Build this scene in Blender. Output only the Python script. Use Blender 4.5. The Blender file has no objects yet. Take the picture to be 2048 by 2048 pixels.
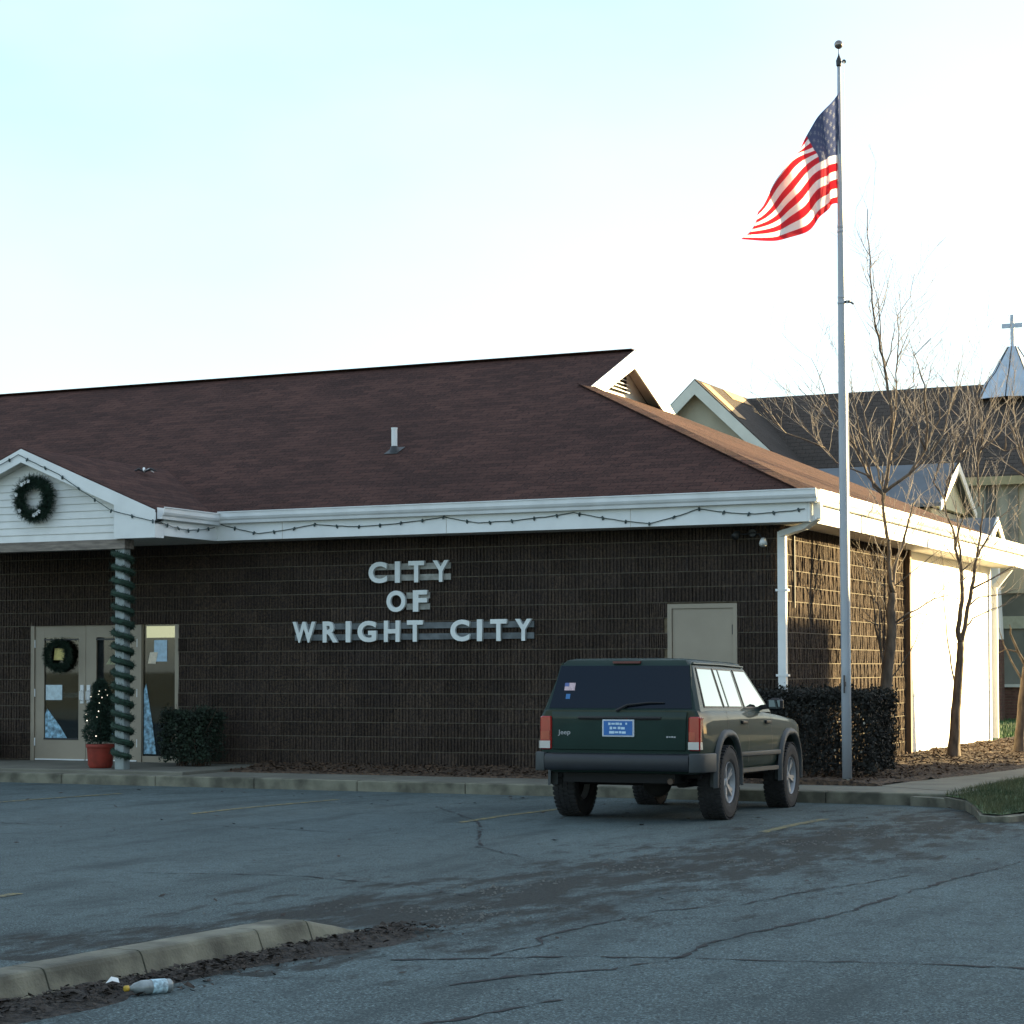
import bpy, bmesh, math, random
from mathutils import Vector, Matrix, noise
from mathutils.geometry import tessellate_polygon
R = math.radians
random.seed(7)
S = bpy.context.scene
COL = S.collection
# ------------------------------------------------------------------ camera
cam = bpy.data.cameras.new('camera'); camo = bpy.data.objects.new('camera', cam); COL.objects.link(camo)
YAW, PITCH, ROLL = R(24.74), R(1.82), R(-.15)
cv = Vector((-math.sin(YAW)*math.cos(PITCH), math.cos(YAW)*math.cos(PITCH), math.sin(PITCH)))
cr = Vector((math.cos(YAW), math.sin(YAW), 0)); cu = cr.cross(cv)
r2 = cr*math.cos(ROLL)+cu*math.sin(ROLL); u2 = -cr*math.sin(ROLL)+cu*math.cos(ROLL)
CAM = Vector((8.0, -25.72, 1.514))
camo.matrix_world = Matrix(((r2.x, u2.x, -cv.x, CAM.x), (r2.y, u2.y, -cv.y, CAM.y), (r2.z, u2.z, -cv.z, CAM.z), (0, 0, 0, 1)))
cam.sensor_width = 36; cam.lens = 4128/2048*36; cam.shift_y = (1205.6-1024)/2048
cam.clip_end = 3000; cam.clip_start = .1
S.camera = camo
# ------------------------------------------------------------------ sky and sun
SUN_EL, SUN_AZ = R(9), R(50)          # azimuth counted from +X towards +Y
w = bpy.data.worlds.new('World'); S.world = w; w.use_nodes = True
nt = w.node_tree; nt.nodes.clear()
sky = nt.nodes.new('ShaderNodeTexSky'); sky.sky_type = 'NISHITA'; sky.sun_disc = False
sky.sun_elevation = SUN_EL; sky.sun_rotation = R(90)-SUN_AZ
sky.altitude = 100; sky.air_density = 1.0; sky.dust_density = 1.3; sky.ozone_density = 2.2
bg = nt.nodes.new('ShaderNodeBackground'); bg.inputs['Strength'].default_value = .10
wo = nt.nodes.new('ShaderNodeOutputWorld')
# thin high haze over the whole sky
tcw = nt.nodes.new('ShaderNodeTexCoord'); nzw = nt.nodes.new('ShaderNodeTexNoise'); nzw.inputs['Scale'].default_value = 2.2; nzw.inputs['Detail'].default_value = 5
mpw = nt.nodes.new('ShaderNodeMapping'); mpw.inputs['Scale'].default_value = (1, 1, 2.5); nt.links.new(tcw.outputs['Generated'], mpw.inputs[0]); nt.links.new(mpw.outputs[0], nzw.inputs['Vector'])
rmw = nt.nodes.new('ShaderNodeMapRange'); rmw.inputs['From Min'].default_value = .3; rmw.inputs['From Max'].default_value = .75; rmw.inputs['To Min'].default_value = .12; rmw.inputs['To Max'].default_value = .8
nt.links.new(nzw.outputs['Fac'], rmw.inputs['Value'])
mxw = nt.nodes.new('ShaderNodeMix'); mxw.data_type = 'RGBA'; nt.links.new(rmw.outputs[0], mxw.inputs[0]); nt.links.new(sky.outputs[0], mxw.inputs[6]); mxw.inputs[7].default_value = (2.05, 2.28, 2.3, 1)
nt.links.new(mxw.outputs[2], bg.inputs[0]); nt.links.new(bg.outputs[0], wo.inputs[0])
sl = bpy.data.lights.new('sun', 'SUN'); sl.energy = 5.0; sl.angle = R(.5); sl.color = (1, .76, .38)
so = bpy.data.objects.new('sun', sl); COL.objects.link(so)
sd = Vector((math.cos(SUN_AZ)*math.cos(SUN_EL), math.sin(SUN_AZ)*math.cos(SUN_EL), math.sin(SUN_EL)))
so.rotation_euler = sd.to_track_quat('Z', 'Y').to_euler(); so.location = (20, 10, 20)
S.view_settings.view_transform = 'Standard'; S.view_settings.look = 'None'
S.view_settings.exposure = 2.42; S.view_settings.gamma = 1; S.view_settings.use_curve_mapping = False
S.render.engine = 'CYCLES'; S.render.resolution_x = S.render.resolution_y = 1024
# ------------------------------------------------------------------ materials
MATS = {}
def mat(name, col, rough=.7, metal=0, var=.12, scale=6, col2=None, bump=0, bscale=None, spec=.5, stretch=None, emit=0, coat=0, detail=4, lo=.35, hi=.65):
    if name in MATS: return MATS[name]
    m = bpy.data.materials.new(name); m.use_nodes = True; MATS[name] = m
    n = m.node_tree.nodes; l = m.node_tree.links; b = n['Principled BSDF']
    b.inputs['Roughness'].default_value = rough; b.inputs['Metallic'].default_value = metal
    b.inputs['Specular IOR Level'].default_value = spec; b.inputs['Coat Weight'].default_value = coat; b.inputs['Coat Roughness'].default_value = .04
    tc = n.new('ShaderNodeTexCoord'); mp = n.new('ShaderNodeMapping')
    geo = n.new('ShaderNodeNewGeometry')
    l.new(geo.outputs['Position'], mp.inputs[0])
    if stretch: mp.inputs['Scale'].default_value = stretch
    no = n.new('ShaderNodeTexNoise'); no.inputs['Scale'].default_value = scale; no.inputs['Detail'].default_value = detail
    l.new(mp.outputs[0], no.inputs['Vector'])
    rp = n.new('ShaderNodeValToRGB')
    c1 = tuple(max(0, c*(1-var)) for c in col); c2 = col2 if col2 else tuple(min(1, c*(1+var)) for c in col)
    rp.color_ramp.elements[0].color = (*c1, 1); rp.color_ramp.elements[1].color = (*c2, 1)
    rp.color_ramp.elements[0].position = lo; rp.color_ramp.elements[1].position = hi
    l.new(no.outputs['Fac'], rp.inputs[0]); l.new(rp.outputs[0], b.inputs['Base Color'])
    m['_ramp'] = 0
    if bump:
        nb = n.new('ShaderNodeTexNoise'); nb.inputs['Scale'].default_value = bscale or scale*4; nb.inputs['Detail'].default_value = 5
        l.new(mp.outputs[0], nb.inputs['Vector'])
        bp = n.new('ShaderNodeBump'); bp.inputs['Strength'].default_value = bump; bp.inputs['Distance'].default_value = .02
        l.new(nb.outputs['Fac'], bp.inputs['Height']); l.new(bp.outputs[0], b.inputs['Normal'])
    if emit:
        b.inputs['Emission Color'].default_value = (*col, 1); b.inputs['Emission Strength'].default_value = emit
    return m
def nodes(m): return m.node_tree.nodes, m.node_tree.links, m.node_tree.nodes['Principled BSDF']
def math_(n, l, op, a, b=None, c=None):
    x = n.new('ShaderNodeMath'); x.operation = op
    for i, v in enumerate((a, b, c)):
        if v is None: continue
        if isinstance(v, (int, float)): x.inputs[i].default_value = v
        else: l.new(v, x.inputs[i])
    return x.outputs[0]
def mixc(n, l, f, a, b):
    x = n.new('ShaderNodeMix'); x.data_type = 'RGBA'
    if isinstance(f, (int, float)): x.inputs[0].default_value = f
    else: l.new(f, x.inputs[0])
    for i, v in ((6, a), (7, b)):
        if isinstance(v, tuple): x.inputs[i].default_value = (*v, 1)
        else: l.new(v, x.inputs[i])
    return x.outputs[2]
def noise_(n, l, vec, scale, detail=4, rough=.5):
    x = n.new('ShaderNodeTexNoise'); x.inputs['Scale'].default_value = scale; x.inputs['Detail'].default_value = detail; x.inputs['Roughness'].default_value = rough
    l.new(vec, x.inputs['Vector']); return x.outputs['Fac']
def ramp_(n, l, f, p0, p1, c0=(0, 0, 0), c1=(1, 1, 1)):
    x = n.new('ShaderNodeValToRGB'); e = x.color_ramp.elements
    e[0].position, e[1].position = p0, p1; e[0].color = (*c0, 1); e[1].color = (*c1, 1)
    l.new(f, x.inputs[0]); return x.outputs[0]
# ------------------------------------------------------------------ object helpers
WL = {}
def tag(o, label, cat, group=None, kind=None):
    if label: o['label'] = label
    if cat: o['category'] = cat
    if group: o['group'] = group
    if kind: o['kind'] = kind
    return o
def thing(name, label, cat, loc=(0, 0, 0), rotz=0, group=None):
    o = bpy.data.objects.new(name, None); COL.objects.link(o); o.empty_display_size = .2
    o.location = loc; o.rotation_euler = (0, 0, rotz); WL[o] = Vector(loc)
    return tag(o, label, cat, group)
def link(name, me, m=None, parent=None, world=True, smooth=False):
    """link a mesh as ONE object; geometry in world coordinates when world is set"""
    o = bpy.data.objects.new(name, me); COL.objects.link(o)
    if m is not None:
        me.materials.clear()
        for q in (m if isinstance(m, (list, tuple)) else [m]): me.materials.append(q)
    if smooth:
        for p in me.polygons: p.use_smooth = True
    if parent is not None:
        o.parent = parent
        if world and parent in WL: o.location = -WL[parent]; WL[o] = Vector((0, 0, 0))
        else: WL[o] = Vector((0, 0, 0))
    else: WL[o] = Vector((0, 0, 0))
    return o
def structure(name, me, m, parent=None):
    o = link(name, me, m, parent)
    if parent is None: o['kind'] = 'structure'
    return o
class MB:
    """collects boxes, bars, tubes and polygons; build() links them as ONE mesh"""
    def __init__(s): s.v = []; s.f = []; s.mi = []; s.cm = 0
    def add(s, vs, fs):
        o = len(s.v); s.v += [tuple(v) for v in vs]; s.f += [tuple(i+o for i in f) for f in fs]; s.mi += [s.cm]*len(fs); return s
    def box(s, a, b):
        x0, y0, z0 = a; x1, y1, z1 = b
        return s.add([(x0, y0, z0), (x1, y0, z0), (x1, y1, z0), (x0, y1, z0), (x0, y0, z1), (x1, y0, z1), (x1, y1, z1), (x0, y1, z1)],
                     [(0, 3, 2, 1), (4, 5, 6, 7), (0, 1, 5, 4), (1, 2, 6, 5), (2, 3, 7, 6), (3, 0, 4, 7)])
    def cbox(s, a, b, c=.01):
        """box with chamfered vertical and top edges"""
        x0, y0, z0 = a; x1, y1, z1 = b
        def ring(i, z): return [(x0+i+c, y0+i, z), (x1-i-c, y0+i, z), (x1-i, y0+i+c, z), (x1-i, y1-i-c, z), (x1-i-c, y1-i, z), (x0+i+c, y1-i, z), (x0+i, y1-i-c, z), (x0+i, y0+i+c, z)]
        v = ring(c, z0)+ring(0, z0+c)+ring(0, z1-c)+ring(c, z1); f = [tuple(range(7, -1, -1)), tuple(range(24, 32))]
        for k in range(3):
            for i in range(8): f.append((k*8+i, k*8+(i+1) % 8, k*8+8+(i+1) % 8, k*8+8+i))
        return s.add(v, f)
    def prism(s, poly, d):
        """polygon (list of 3d points, counter-clockwise seen from the front) given depth d (vector) behind it"""
        n = len(poly); d = Vector(d); v = [Vector(p) for p in poly]; v += [p+d for p in v]
        f = [tuple(range(n)), tuple(range(2*n-1, n-1, -1))]
        for i in range(n): f.append((i, n+i, n+(i+1) % n, (i+1) % n))
        return s.add(v, f)
    def bar(s, p, q, w, h=None, up=(0, 0, 1)):
        h = h or w; p = Vector(p); q = Vector(q); d = (q-p).normalized(); u = Vector(up)
        if abs(d.dot(u)) > .98: u = Vector((0, 1, 0))
        a = d.cross(u).normalized()*w/2; b = a.cross(d).normalized()*h/2
        return s.add([p-a-b, p+a-b, p+a+b, p-a+b, q-a-b, q+a-b, q+a+b, q-a+b],
                     [(0, 1, 2, 3), (7, 6, 5, 4), (0, 4, 5, 1), (1, 5, 6, 2), (2, 6, 7, 3), (3, 7, 4, 0)])
    def tube(s, pts, rad, n=8, cap=True):
        pts = [Vector(p) for p in pts]; rad = rad if isinstance(rad, (list, tuple)) else [rad]*len(pts)
        o = len(s.v); vs = []; fs = []; a = None
        for i, p in enumerate(pts):
            d = (pts[min(i+1, len(pts)-1)]-pts[max(i-1, 0)])
            d = d.normalized() if d.length > 1e-9 else Vector((0, 0, 1))
            if a is None: a = d.orthogonal().normalized()
            a = (a-d*a.dot(d)); a = a.normalized() if a.length > 1e-6 else d.orthogonal().normalized(); b = d.cross(a)
            for k in range(n):
                t = 2*math.pi*k/n; vs.append(p+(a*math.cos(t)+b*math.sin(t))*rad[i])
        for i in range(len(pts)-1):
            for k in range(n): fs.append((i*n+k, i*n+(k+1) % n, i*n+n+(k+1) % n, i*n+n+k))
        if cap: fs += [tuple(range(n-1, -1, -1)), tuple(range((len(pts)-1)*n, len(pts)*n))]
        return s.add(vs, fs)
    def lathe(s, prof, n=24, axis='Z', at=(0, 0, 0), close=False):
        """prof: list of (radius, height)"""
        vs = []; fs = []; at = Vector(at)
        for r, h in prof:
            for k in range(n):
                t = 2*math.pi*k/n; c, d = r*math.cos(t), r*math.sin(t)
                vs.append(at+(Vector((c, d, h)) if axis == 'Z' else Vector((h, c, d)) if axis == 'X' else Vector((d, h, c))))
        m = len(prof)
        for i in range(m if close else m-1):
            j = (i+1) % m
            for k in range(n): fs.append((i*n+k, i*n+(k+1) % n, j*n+(k+1) % n, j*n+k))
        return s.add(vs, fs)
    def ball(s, c, r, n=8, m=6):
        return s.lathe([(max(r*math.sin(math.pi*i/m), 1e-4), -r*math.cos(math.pi*i/m)) for i in range(m+1)], n, 'Z', c)
    def mesh(s, name):
        me = bpy.data.meshes.new(name); me.from_pydata(s.v, [], s.f); me.polygons.foreach_set('material_index', s.mi); me.update(); return me
    def build(s, name, m, parent=None, world=True, smooth=False): return link(name, s.mesh(name), m, parent, world, smooth)
def soft(o, wd=.008, seg=2, ang=40):
    b = o.modifiers.new('bevel', 'BEVEL'); b.width = wd; b.segments = seg; b.limit_method = 'ANGLE'; b.angle_limit = R(ang)
    for p in o.data.polygons: p.use_smooth = True
    return o
def grid(name, xs, ys, fz, m, parent=None):
    nx, ny = len(xs), len(ys); v = [(x, y, fz(x, y)) for y in ys for x in xs]
    f = [(j*nx+i, j*nx+i+1, (j+1)*nx+i+1, (j+1)*nx+i) for j in range(ny-1) for i in range(nx-1)]
    me = bpy.data.meshes.new(name); me.from_pydata(v, [], f); me.update()
    o = structure(name, me, m, parent)
    for p in me.polygons: p.use_smooth = True
    return o
def lin(a, b, n): return [a+(b-a)*i/(n-1) for i in range(n)]
def letter(ch, size, depth, m, name='letter', parent=None, bold=.0):
    """one extruded character as a mesh in its own XZ plane, facing -Y, centred on X, standing on z=0"""
    cu_ = bpy.data.curves.new('txt', 'FONT'); cu_.body = ch; cu_.size = size; cu_.extrude = depth/2; cu_.offset = bold; cu_.align_x = 'LEFT'; cu_.resolution_u = 6
    t = bpy.data.objects.new('txt', cu_); COL.objects.link(t)
    dg = bpy.context.evaluated_depsgraph_get(); me = bpy.data.meshes.new_from_object(t.evaluated_get(dg))
    bpy.data.objects.remove(t); bpy.data.curves.remove(cu_)
    me.transform(Matrix.Rotation(R(90), 4, 'X')); me.name = name
    return me
# ------------------------------------------------------------------ ground materials
def asphalt(name, base, dirt_line=False, warm=0.0):
    m = mat(name, base, .92, var=.05, scale=1.2, spec=.25); n, l, b = nodes(m)
    pos = n.new('ShaderNodeNewGeometry').outputs['Position']
    big = noise_(n, l, pos, .45, 5, .6); fine = noise_(n, l, pos, 70, 4, .8); mid = noise_(n, l, pos, 7, 5, .65)
    c = mixc(n, l, ramp_(n, l, big, .35, .7), tuple(v*.68 for v in base), tuple(v*1.2 for v in base))
    c = mixc(n, l, ramp_(n, l, fine, .5, .66), c, tuple(min(1, v*3.4) for v in base))       # pale aggregate
    c = mixc(n, l, ramp_(n, l, noise_(n, l, pos, 38, 3), .62, .66), c, tuple(v*.25 for v in base))   # missing stones
    c = mixc(n, l, math_(n, l, 'MULTIPLY', ramp_(n, l, mid, .48, .7), .6), c, tuple(v*.62 for v in base))  # worn patches
    sx = n.new('ShaderNodeSeparateXYZ'); l.new(pos, sx.inputs[0]); X, Y = sx.outputs[0], sx.outputs[1]
    # oil drips in the bays and streaks along the bays
    mp = n.new('ShaderNodeMapping'); mp.inputs['Scale'].default_value = (1.6, .35, 1); l.new(pos, mp.inputs[0])
    c = mixc(n, l, math_(n, l, 'MULTIPLY', ramp_(n, l, noise_(n, l, mp.outputs[0], 1.3, 4, .6), .5, .7), .65), c, tuple(v*.5 for v in base))
    if dirt_line:
        ln = math_(n, l, 'SUBTRACT', math_(n, l, 'SUBTRACT', X, 2.35), math_(n, l, 'MULTIPLY', math_(n, l, 'ADD', Y, 15.2), .155))
        wob = math_(n, l, 'MULTIPLY', math_(n, l, 'SUBTRACT', noise_(n, l, pos, .8, 4), .5), 1.6)
        d = math_(n, l, 'ABSOLUTE', math_(n, l, 'ADD', math_(n, l, 'ADD', ln, .42), wob))
        k = math_(n, l, 'SUBTRACT', 1.05, math_(n, l, 'DIVIDE', d, 1.7)); 
        fy = math_(n, l, 'MULTIPLY', math_(n, l, 'GREATER_THAN', Y, -17), math_(n, l, 'LESS_THAN', Y, -3))
        mp2 = n.new('ShaderNodeMapping'); mp2.inputs['Scale'].default_value = (2.2, .9, 1); mp2.inputs['Rotation'].default_value = (0, 0, R(65)); l.new(pos, mp2.inputs[0])
        msk = math_(n, l, 'ADD', k, math_(n, l, 'MULTIPLY', math_(n, l, 'SUBTRACT', noise_(n, l, mp2.outputs[0], 1.7, 7, .68), .5), 5.0))
        msk = math_(n, l, 'MULTIPLY', ramp_(n, l, msk, .3, .9), fy)
        soil = mixc(n, l, ramp_(n, l, noise_(n, l, pos, 30, 4, .7), .35, .7), (.008, .009, .009), (.04, .038, .03))
        c = mixc(n, l, math_(n, l, 'MULTIPLY', msk, .85), c, soil)
    l.new(c, b.inputs['Base Color'])
    bp = n.new('ShaderNodeBump'); bp.inputs['Strength'].default_value = .55; bp.inputs['Distance'].default_value = .012
    l.new(math_(n, l, 'ADD', fine, math_(n, l, 'MULTIPLY', mid, 1.2)), bp.inputs['Height']); l.new(bp.outputs[0], b.inputs['Normal'])
    return m
m_lot = asphalt('lot_asphalt', (.066, .088, .089), True)
m_road = asphalt('road_asphalt', (.068, .092, .094), True)
m_soil = mat('bare_soil', (.04, .05, .025), .95, var=.3, scale=3, bump=.5)
m_conc = mat('kerb_concrete', (.14, .135, .1), .9, var=.45, scale=4, bump=.35, bscale=60, detail=6)
m_conc2 = mat('walk_concrete', (.15, .145, .115), .9, var=.16, scale=1.7, bump=.25, bscale=70, detail=6)
m_mulch = mat('mulch', (.045, .03, .02), .95, var=.5, scale=22, col2=(.12, .075, .045), bump=1, bscale=45)
m_grass = mat('lawn', (.03, .075, .02), .9, var=.35, scale=5, col2=(.06, .11, .03), bump=.8, bscale=60)
m_crack = mat('crack_tar', (.006, .006, .007), .9, var=.3)
def yellow_paint():
    m = mat('worn_yellow', (.3, .25, .06), .8); n, l, b = nodes(m)
    pos = n.new('ShaderNodeNewGeometry').outputs['Position']
    c = mixc(n, l, ramp_(n, l, noise_(n, l, pos, 14, 6, .75), .4, .56), (.26, .21, .06), (.04, .055, .055)); l.new(c, b.inputs['Base Color']); return m
m_yel = yellow_paint()
# ------------------------------------------------------------------ ground
def lotz(x, y): return -.06*max(0, min(1, (y+6.5)/4.1))
me = bpy.data.meshes.new('ground'); me.from_pydata([(-900, -900, -.12), (900, -900, -.12), (900, 900, -.12), (-900, 900, -.12)], [], [(0, 1, 2, 3)]); me.update()
structure('ground', me, m_soil)
lot = grid('parking_lot', lin(-40, 4.3, 60), [-45, -30, -22, -20, -18, -16, -14, -12, -10, -8, -6.5, -5.5, -4.5, -3.5, -2.38], lotz, m_lot)
rx = [(-60, 2.2), (-20, 2.2), (-15.2, 2.32), (-12, 2.75), (-9, 3.1), (-6.5, 3.5), (-5.2, 3.85), (-4, 4.1), (10, 4.15), (60, 4.3)]
def strip(name, pairs, m, z, parent=None, kind=True):
    v = []; f = []
    for a, b_ in pairs: v += [(a[0], a[1], a[2] if len(a) > 2 else z), (b_[0], b_[1], b_[2] if len(b_) > 2 else z)]
    for i in range(len(pairs)-1): f.append((2*i, 2*i+1, 2*i+3, 2*i+2))
    me = bpy.data.meshes.new(name); me.from_pydata(v, [], f); me.update()
    return structure(name, me, m, parent)
road = strip('road', [((x, y), (10.6, y)) for y, x in rx], m_road, .004)
# cracks across the road, sealed lines of dirt
CR = [[(3.59, -16.87), (3.73, -16.5), (3.91, -16.29), (4.09, -16.07), (4.21, -15.71), (4.27, -15.47), (4.22, -15.05), (4.28, -14.48), (4.44, -13.73), (4.53, -13.12), (4.56, -12.19), (4.67, -11.1), (4.85, -9.7), (5.0, -7.5), (5.3, -4)],
 [(3.33, -15.88), (3.41, -15.34), (3.27, -15.15), (3.29, -14.76), (3.37, -14.2), (3.33, -13.81), (3.56, -13.45), (3.82, -13.07), (3.92, -12.37), (4.1, -11.78), (4.26, -11.17), (4.34, -10.79)],
 [(2.92, -16.21), (3.19, -16.06), (3.52, -15.87), (3.86, -15.67), (4.26, -15.57), (4.77, -15.46), (5.13, -15.35), (5.49, -15.26), (5.98, -15.22), (7, -15.1)],
 [(3.6, -18.9), (4.03, -17.76), (4.13, -17.45), (4.19, -17.18), (4.25, -16.97)]]
def crack(pts, parent, z, wd=.012):
    P_ = []
    for a, b_ in zip(pts, pts[1:]):
        a = Vector((*a, 0)); b_ = Vector((*b_, 0)); k = max(2, int((b_-a).length/.07)); dd = (b_-a).normalized(); s = Vector((-dd.y, dd.x, 0))
        for i in range(k): P_.append(a.lerp(b_, i/k)+s*random.gauss(0, .014))
    pr = []
    for i, p in enumerate(P_):
        d = (P_[min(i+1, len(P_)-1)]-P_[max(i-1, 0)]).normalized(); s = Vector((-d.y, d.x, 0))*wd*max(.12, random.gauss(.55, .4))*(.65 if (i//9) % 4 == 3 else 1)
        pr.append(((p.x-s.x, p.y-s.y, z(p.x, p.y)), (p.x+s.x, p.y+s.y, z(p.x, p.y))))
    return strip('crack', pr, m_crack, 0, parent)
for c in CR: crack(c, road, lambda x, y: .0075, .02)
for c in ([(-8, -9.5), (-6.5, -9.0), (-4.9, -9.3), (-3.2, -8.7), (-1.4, -9.0)], [(-1.0, -12.9), (.2, -12.6), (1.2, -12.9), (2.1, -13.4)], [(-2.4, -5.2), (-.8, -7.4), (.4, -9.9), (1.3, -10.8)]): crack(c, lot, lambda x, y: lotz(x, y)+.004, .014)
def lot_line(x, y0, y1):
    return strip('parking_line', [((x-.05, y, lotz(x, y)+.004), (x+.05, y, lotz(x, y)+.004)) for y in lin(y0, y1, 8)], m_yel, 0, lot)
for x in (2.12, -.98, -4.1, -7.2): lot_line(x, -7.5, -4.4 if x < 0 else -5.4)
for x in (-.9, -3.8): lot_line(x, -18.2, -14.4)
# kerb in the foreground (built in cast lengths)
kb = thing('kerb', None, None, (2.1, -20, 0)); kb['kind'] = 'structure'
ky = [-27, -24.5, -22, -20, -17.92, -17.24, -16.3, -15.85, -15.25]
for i in range(len(ky)-1):
    a, c = ky[i]+.006, ky[i+1]-.006
    fx = lambda y: 2.02+.09*(max(y, -18.3)+18.3)
    h0, h1 = .135, (.0 if i == len(ky)-2 else .135)
    b_ = MB()
    def sec(y, h): x = fx(y); h = max(h, .012); return [(x+.02, y, -.02), (x-.03, y, h-.022), (x-.042, y, h-.006), (x-.06, y, h), (x-.22, y, h), (x-.23, y, -.02)]
    ys = lin(a, c, 5); V = []; F = []
    for k, y in enumerate(ys): V += sec(y, h0+(h1-h0)*k/4+random.uniform(-.002, .002))
    for k in range(4):
        for q in range(5): F.append((k*6+q, k*6+q+1, (k+1)*6+q+1, (k+1)*6+q))
    F += [(5, 4, 3, 2, 1, 0), tuple(24+q for q in range(6))]
    b_.add(V, F); b_.build('kerb_stone', m_conc, kb)
# far kerb return round the grass strip
kr = [(2.3, -2.42), (2.75, -2.62), (3.1, -3.1), (3.45, -4.2), (3.72, -5.25), (3.9, -5.45), (4.03, -5.0), (4.12, -4.2), (4.15, 0), (4.2, 8), (4.3, 30)]
kc = thing('kerb', None, None, (4, -4, 0)); kc['kind'] = 'structure'
for i, (a, c) in enumerate(zip(kr, kr[1:])):
    MB().bar((a[0], a[1], -.015+random.uniform(-.012, .004)), (c[0], c[1], -.02+random.uniform(-.012, .004)), .15, .15).build('kerb_stone', m_conc, kc)
# sidewalk: a base with concrete slabs, kerb face towards the lot
sw = thing('sidewalk', None, None, (-4, -2, 0)); sw['kind'] = 'structure'
x = -22
for i in range(16):
    x1 = x+1.55 if x < 1.4 else 2.3
    MB().cbox((x+.004, -2.4, -.12), (x1-.004, -2.24, .078+random.uniform(-.003, .003)), .012).build('kerb_stone', m_conc, sw)
    MB().cbox((x+.005, -2.232, -.1), (x1-.005, -1.2, .082+random.uniform(-.003, .003)), .006).build('slab', m_conc2, sw)
    x = x1
    if x > 2.2: break
MB().cbox((-13.3, -2.2, -.1), (-7.75, .2, .128), .012).build('porch_slab', m_conc2, sw)
inn = [(1.55, -1.19), (1.6, -.6), (1.8, .6), (2.07, 1.85), (2.33, 3.87), (2.45, 6), (2.5, 9), (2.52, 12), (2.55, 20), (2.6, 34)]
out = [(2.62, -1.9), (2.65, -.7), (2.7, .5), (2.8, 1.9), (2.95, 3.9), (3.1, 6), (3.2, 9), (3.25, 12), (3.3, 20), (3.35, 34)]
for i in range(len(inn)-1):
    a, b1, c, d = inn[i], out[i], out[i+1], inn[i+1]
    MB().prism([(a[0], a[1]+.006, .085), (b1[0], b1[1]+.006, .085), (c[0], c[1]-.006, .085), (d[0], d[1]-.006, .085)], (0, 0, -.15)).build('slab', m_conc2, sw)
MB().prism([(2.3, -2.4, .07), (2.62, -2.3, .08), (2.62, -1.91, .083), (1.55, -1.21, .083), (1.56, -1.8, .08), (2.29, -2.2, .078)], (0, 0, -.15)).build('slab', m_conc2, sw)
# planting beds with bark mulch
def nz(x, y, s, a): return a*noise.noise(Vector((x*s, y*s, 3.1)))
def bedz(x, y): return .095+.07*max(0, min(1, (y+1.2)/1.2))+nz(x, y, 2.5, .03)+nz(x, y, 11, .018)+nz(x, y, 30, .008)
grid('mulch_bed', lin(-7.74, .3, 260), lin(-1.23, .06, 42), lambda x, y: bedz(x, y) if y > -1.21 else .03, m_mulch)
def bedr(x, y): return .1+.06*max(0, min(1, (2.2-x)/2))+nz(x, y, 2.5, .035)+nz(x, y, 11, .02)+nz(x, y, 30, .01)
me = bpy.data.meshes.new('mulch_bed'); V = []; F = []
nx = 60; YS = [-1.225]+lin(-1.2, 16, 240)
for y in YS:
    xr = 1.58
    for (a, b1), (c, d) in zip(inn, inn[1:]):
        if b1 <= y <= d: xr = a+(c-a)*(y-b1)/(d-b1)
    for i in range(nx): xx = .02+(xr+.01)*i/(nx-1); V.append((xx, y, bedr(xx, y)-.03*max(0, (i-nx+4))/4 if y > -1.21 else .03))
for j in range(len(YS)-1):
    for i in range(nx-1): F.append((j*nx+i, j*nx+i+1, (j+1)*nx+i+1, (j+1)*nx+i))
me.from_pydata(V, [], F); me.update(); structure('mulch_bed', me, m_mulch)
# lawn by the church, grass strip by the road
grid('lawn', lin(-30, 2.5, 40), lin(13.6, 70, 40), lambda x, y: .03+nz(x, y, .3, .06), m_grass)
def gsz(x, y): return .075+nz(x, y, 3, .02)
me = bpy.data.meshes.new('grass_strip'); gp = [(2.66, -2.5), (3.02, -3.05), (3.38, -4.2), (3.66, -5.2), (3.88, -5.33), (4.0, -4.6), (4.08, 0), (4.12, 8), (4.2, 30), (3.4, 30), (3.22, 9), (2.97, 3.9), (2.82, 1.9), (2.68, -.7)]
me.from_pydata([(x, y, .07) for x, y in gp], [], [tuple(range(len(gp)))]); me.update(); structure('grass_strip', me, m_grass)
def inside(p, poly):
    r = False; x, y = p
    for (x1, y1), (x2, y2) in zip(poly, poly[1:]+poly[:1]):
        if (y1 > y) != (y2 > y) and x < (x2-x1)*(y-y1)/(y2-y1)+x1: r = not r
    return r
gb = MB(); k = 0
while k < 15000:
    x, y = random.uniform(2.6, 4.2), random.uniform(-5.4, 12)
    if y > 3 and random.random() < .5: continue
    if not inside((x, y), gp): continue
    k += 1; h = random.uniform(.03, .085); t = random.uniform(0, 6.28); c, s = math.cos(t)*.004, math.sin(t)*.004; lx, ly = random.gauss(0, .025), random.gauss(0, .025)
    gb.add([(x-c, y-s, .065), (x+c, y+s, .065), (x+lx, y+ly, .07+h)], [(0, 1, 2)])
m_blade = mat('grass_blade', (.035, .07, .02), .8, var=.4, scale=3, col2=(.11, .11, .045))
tag(gb.build('grass', m_blade), 'short green grass on the strip beside the road', 'grass', kind='stuff')
gb = MB()
for k in range(16000):
    x, y = random.uniform(-6, 2.2), 13.7+random.random()**1.5*20; h = random.uniform(.04, .13); t = random.uniform(0, 6.28); c, s = math.cos(t)*.012, math.sin(t)*.012
    gb.add([(x-c, y-s, .02), (x+c, y+s, .02), (x+random.gauss(0, .03), y+random.gauss(0, .03), .03+h)], [(0, 1, 2)])
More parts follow.
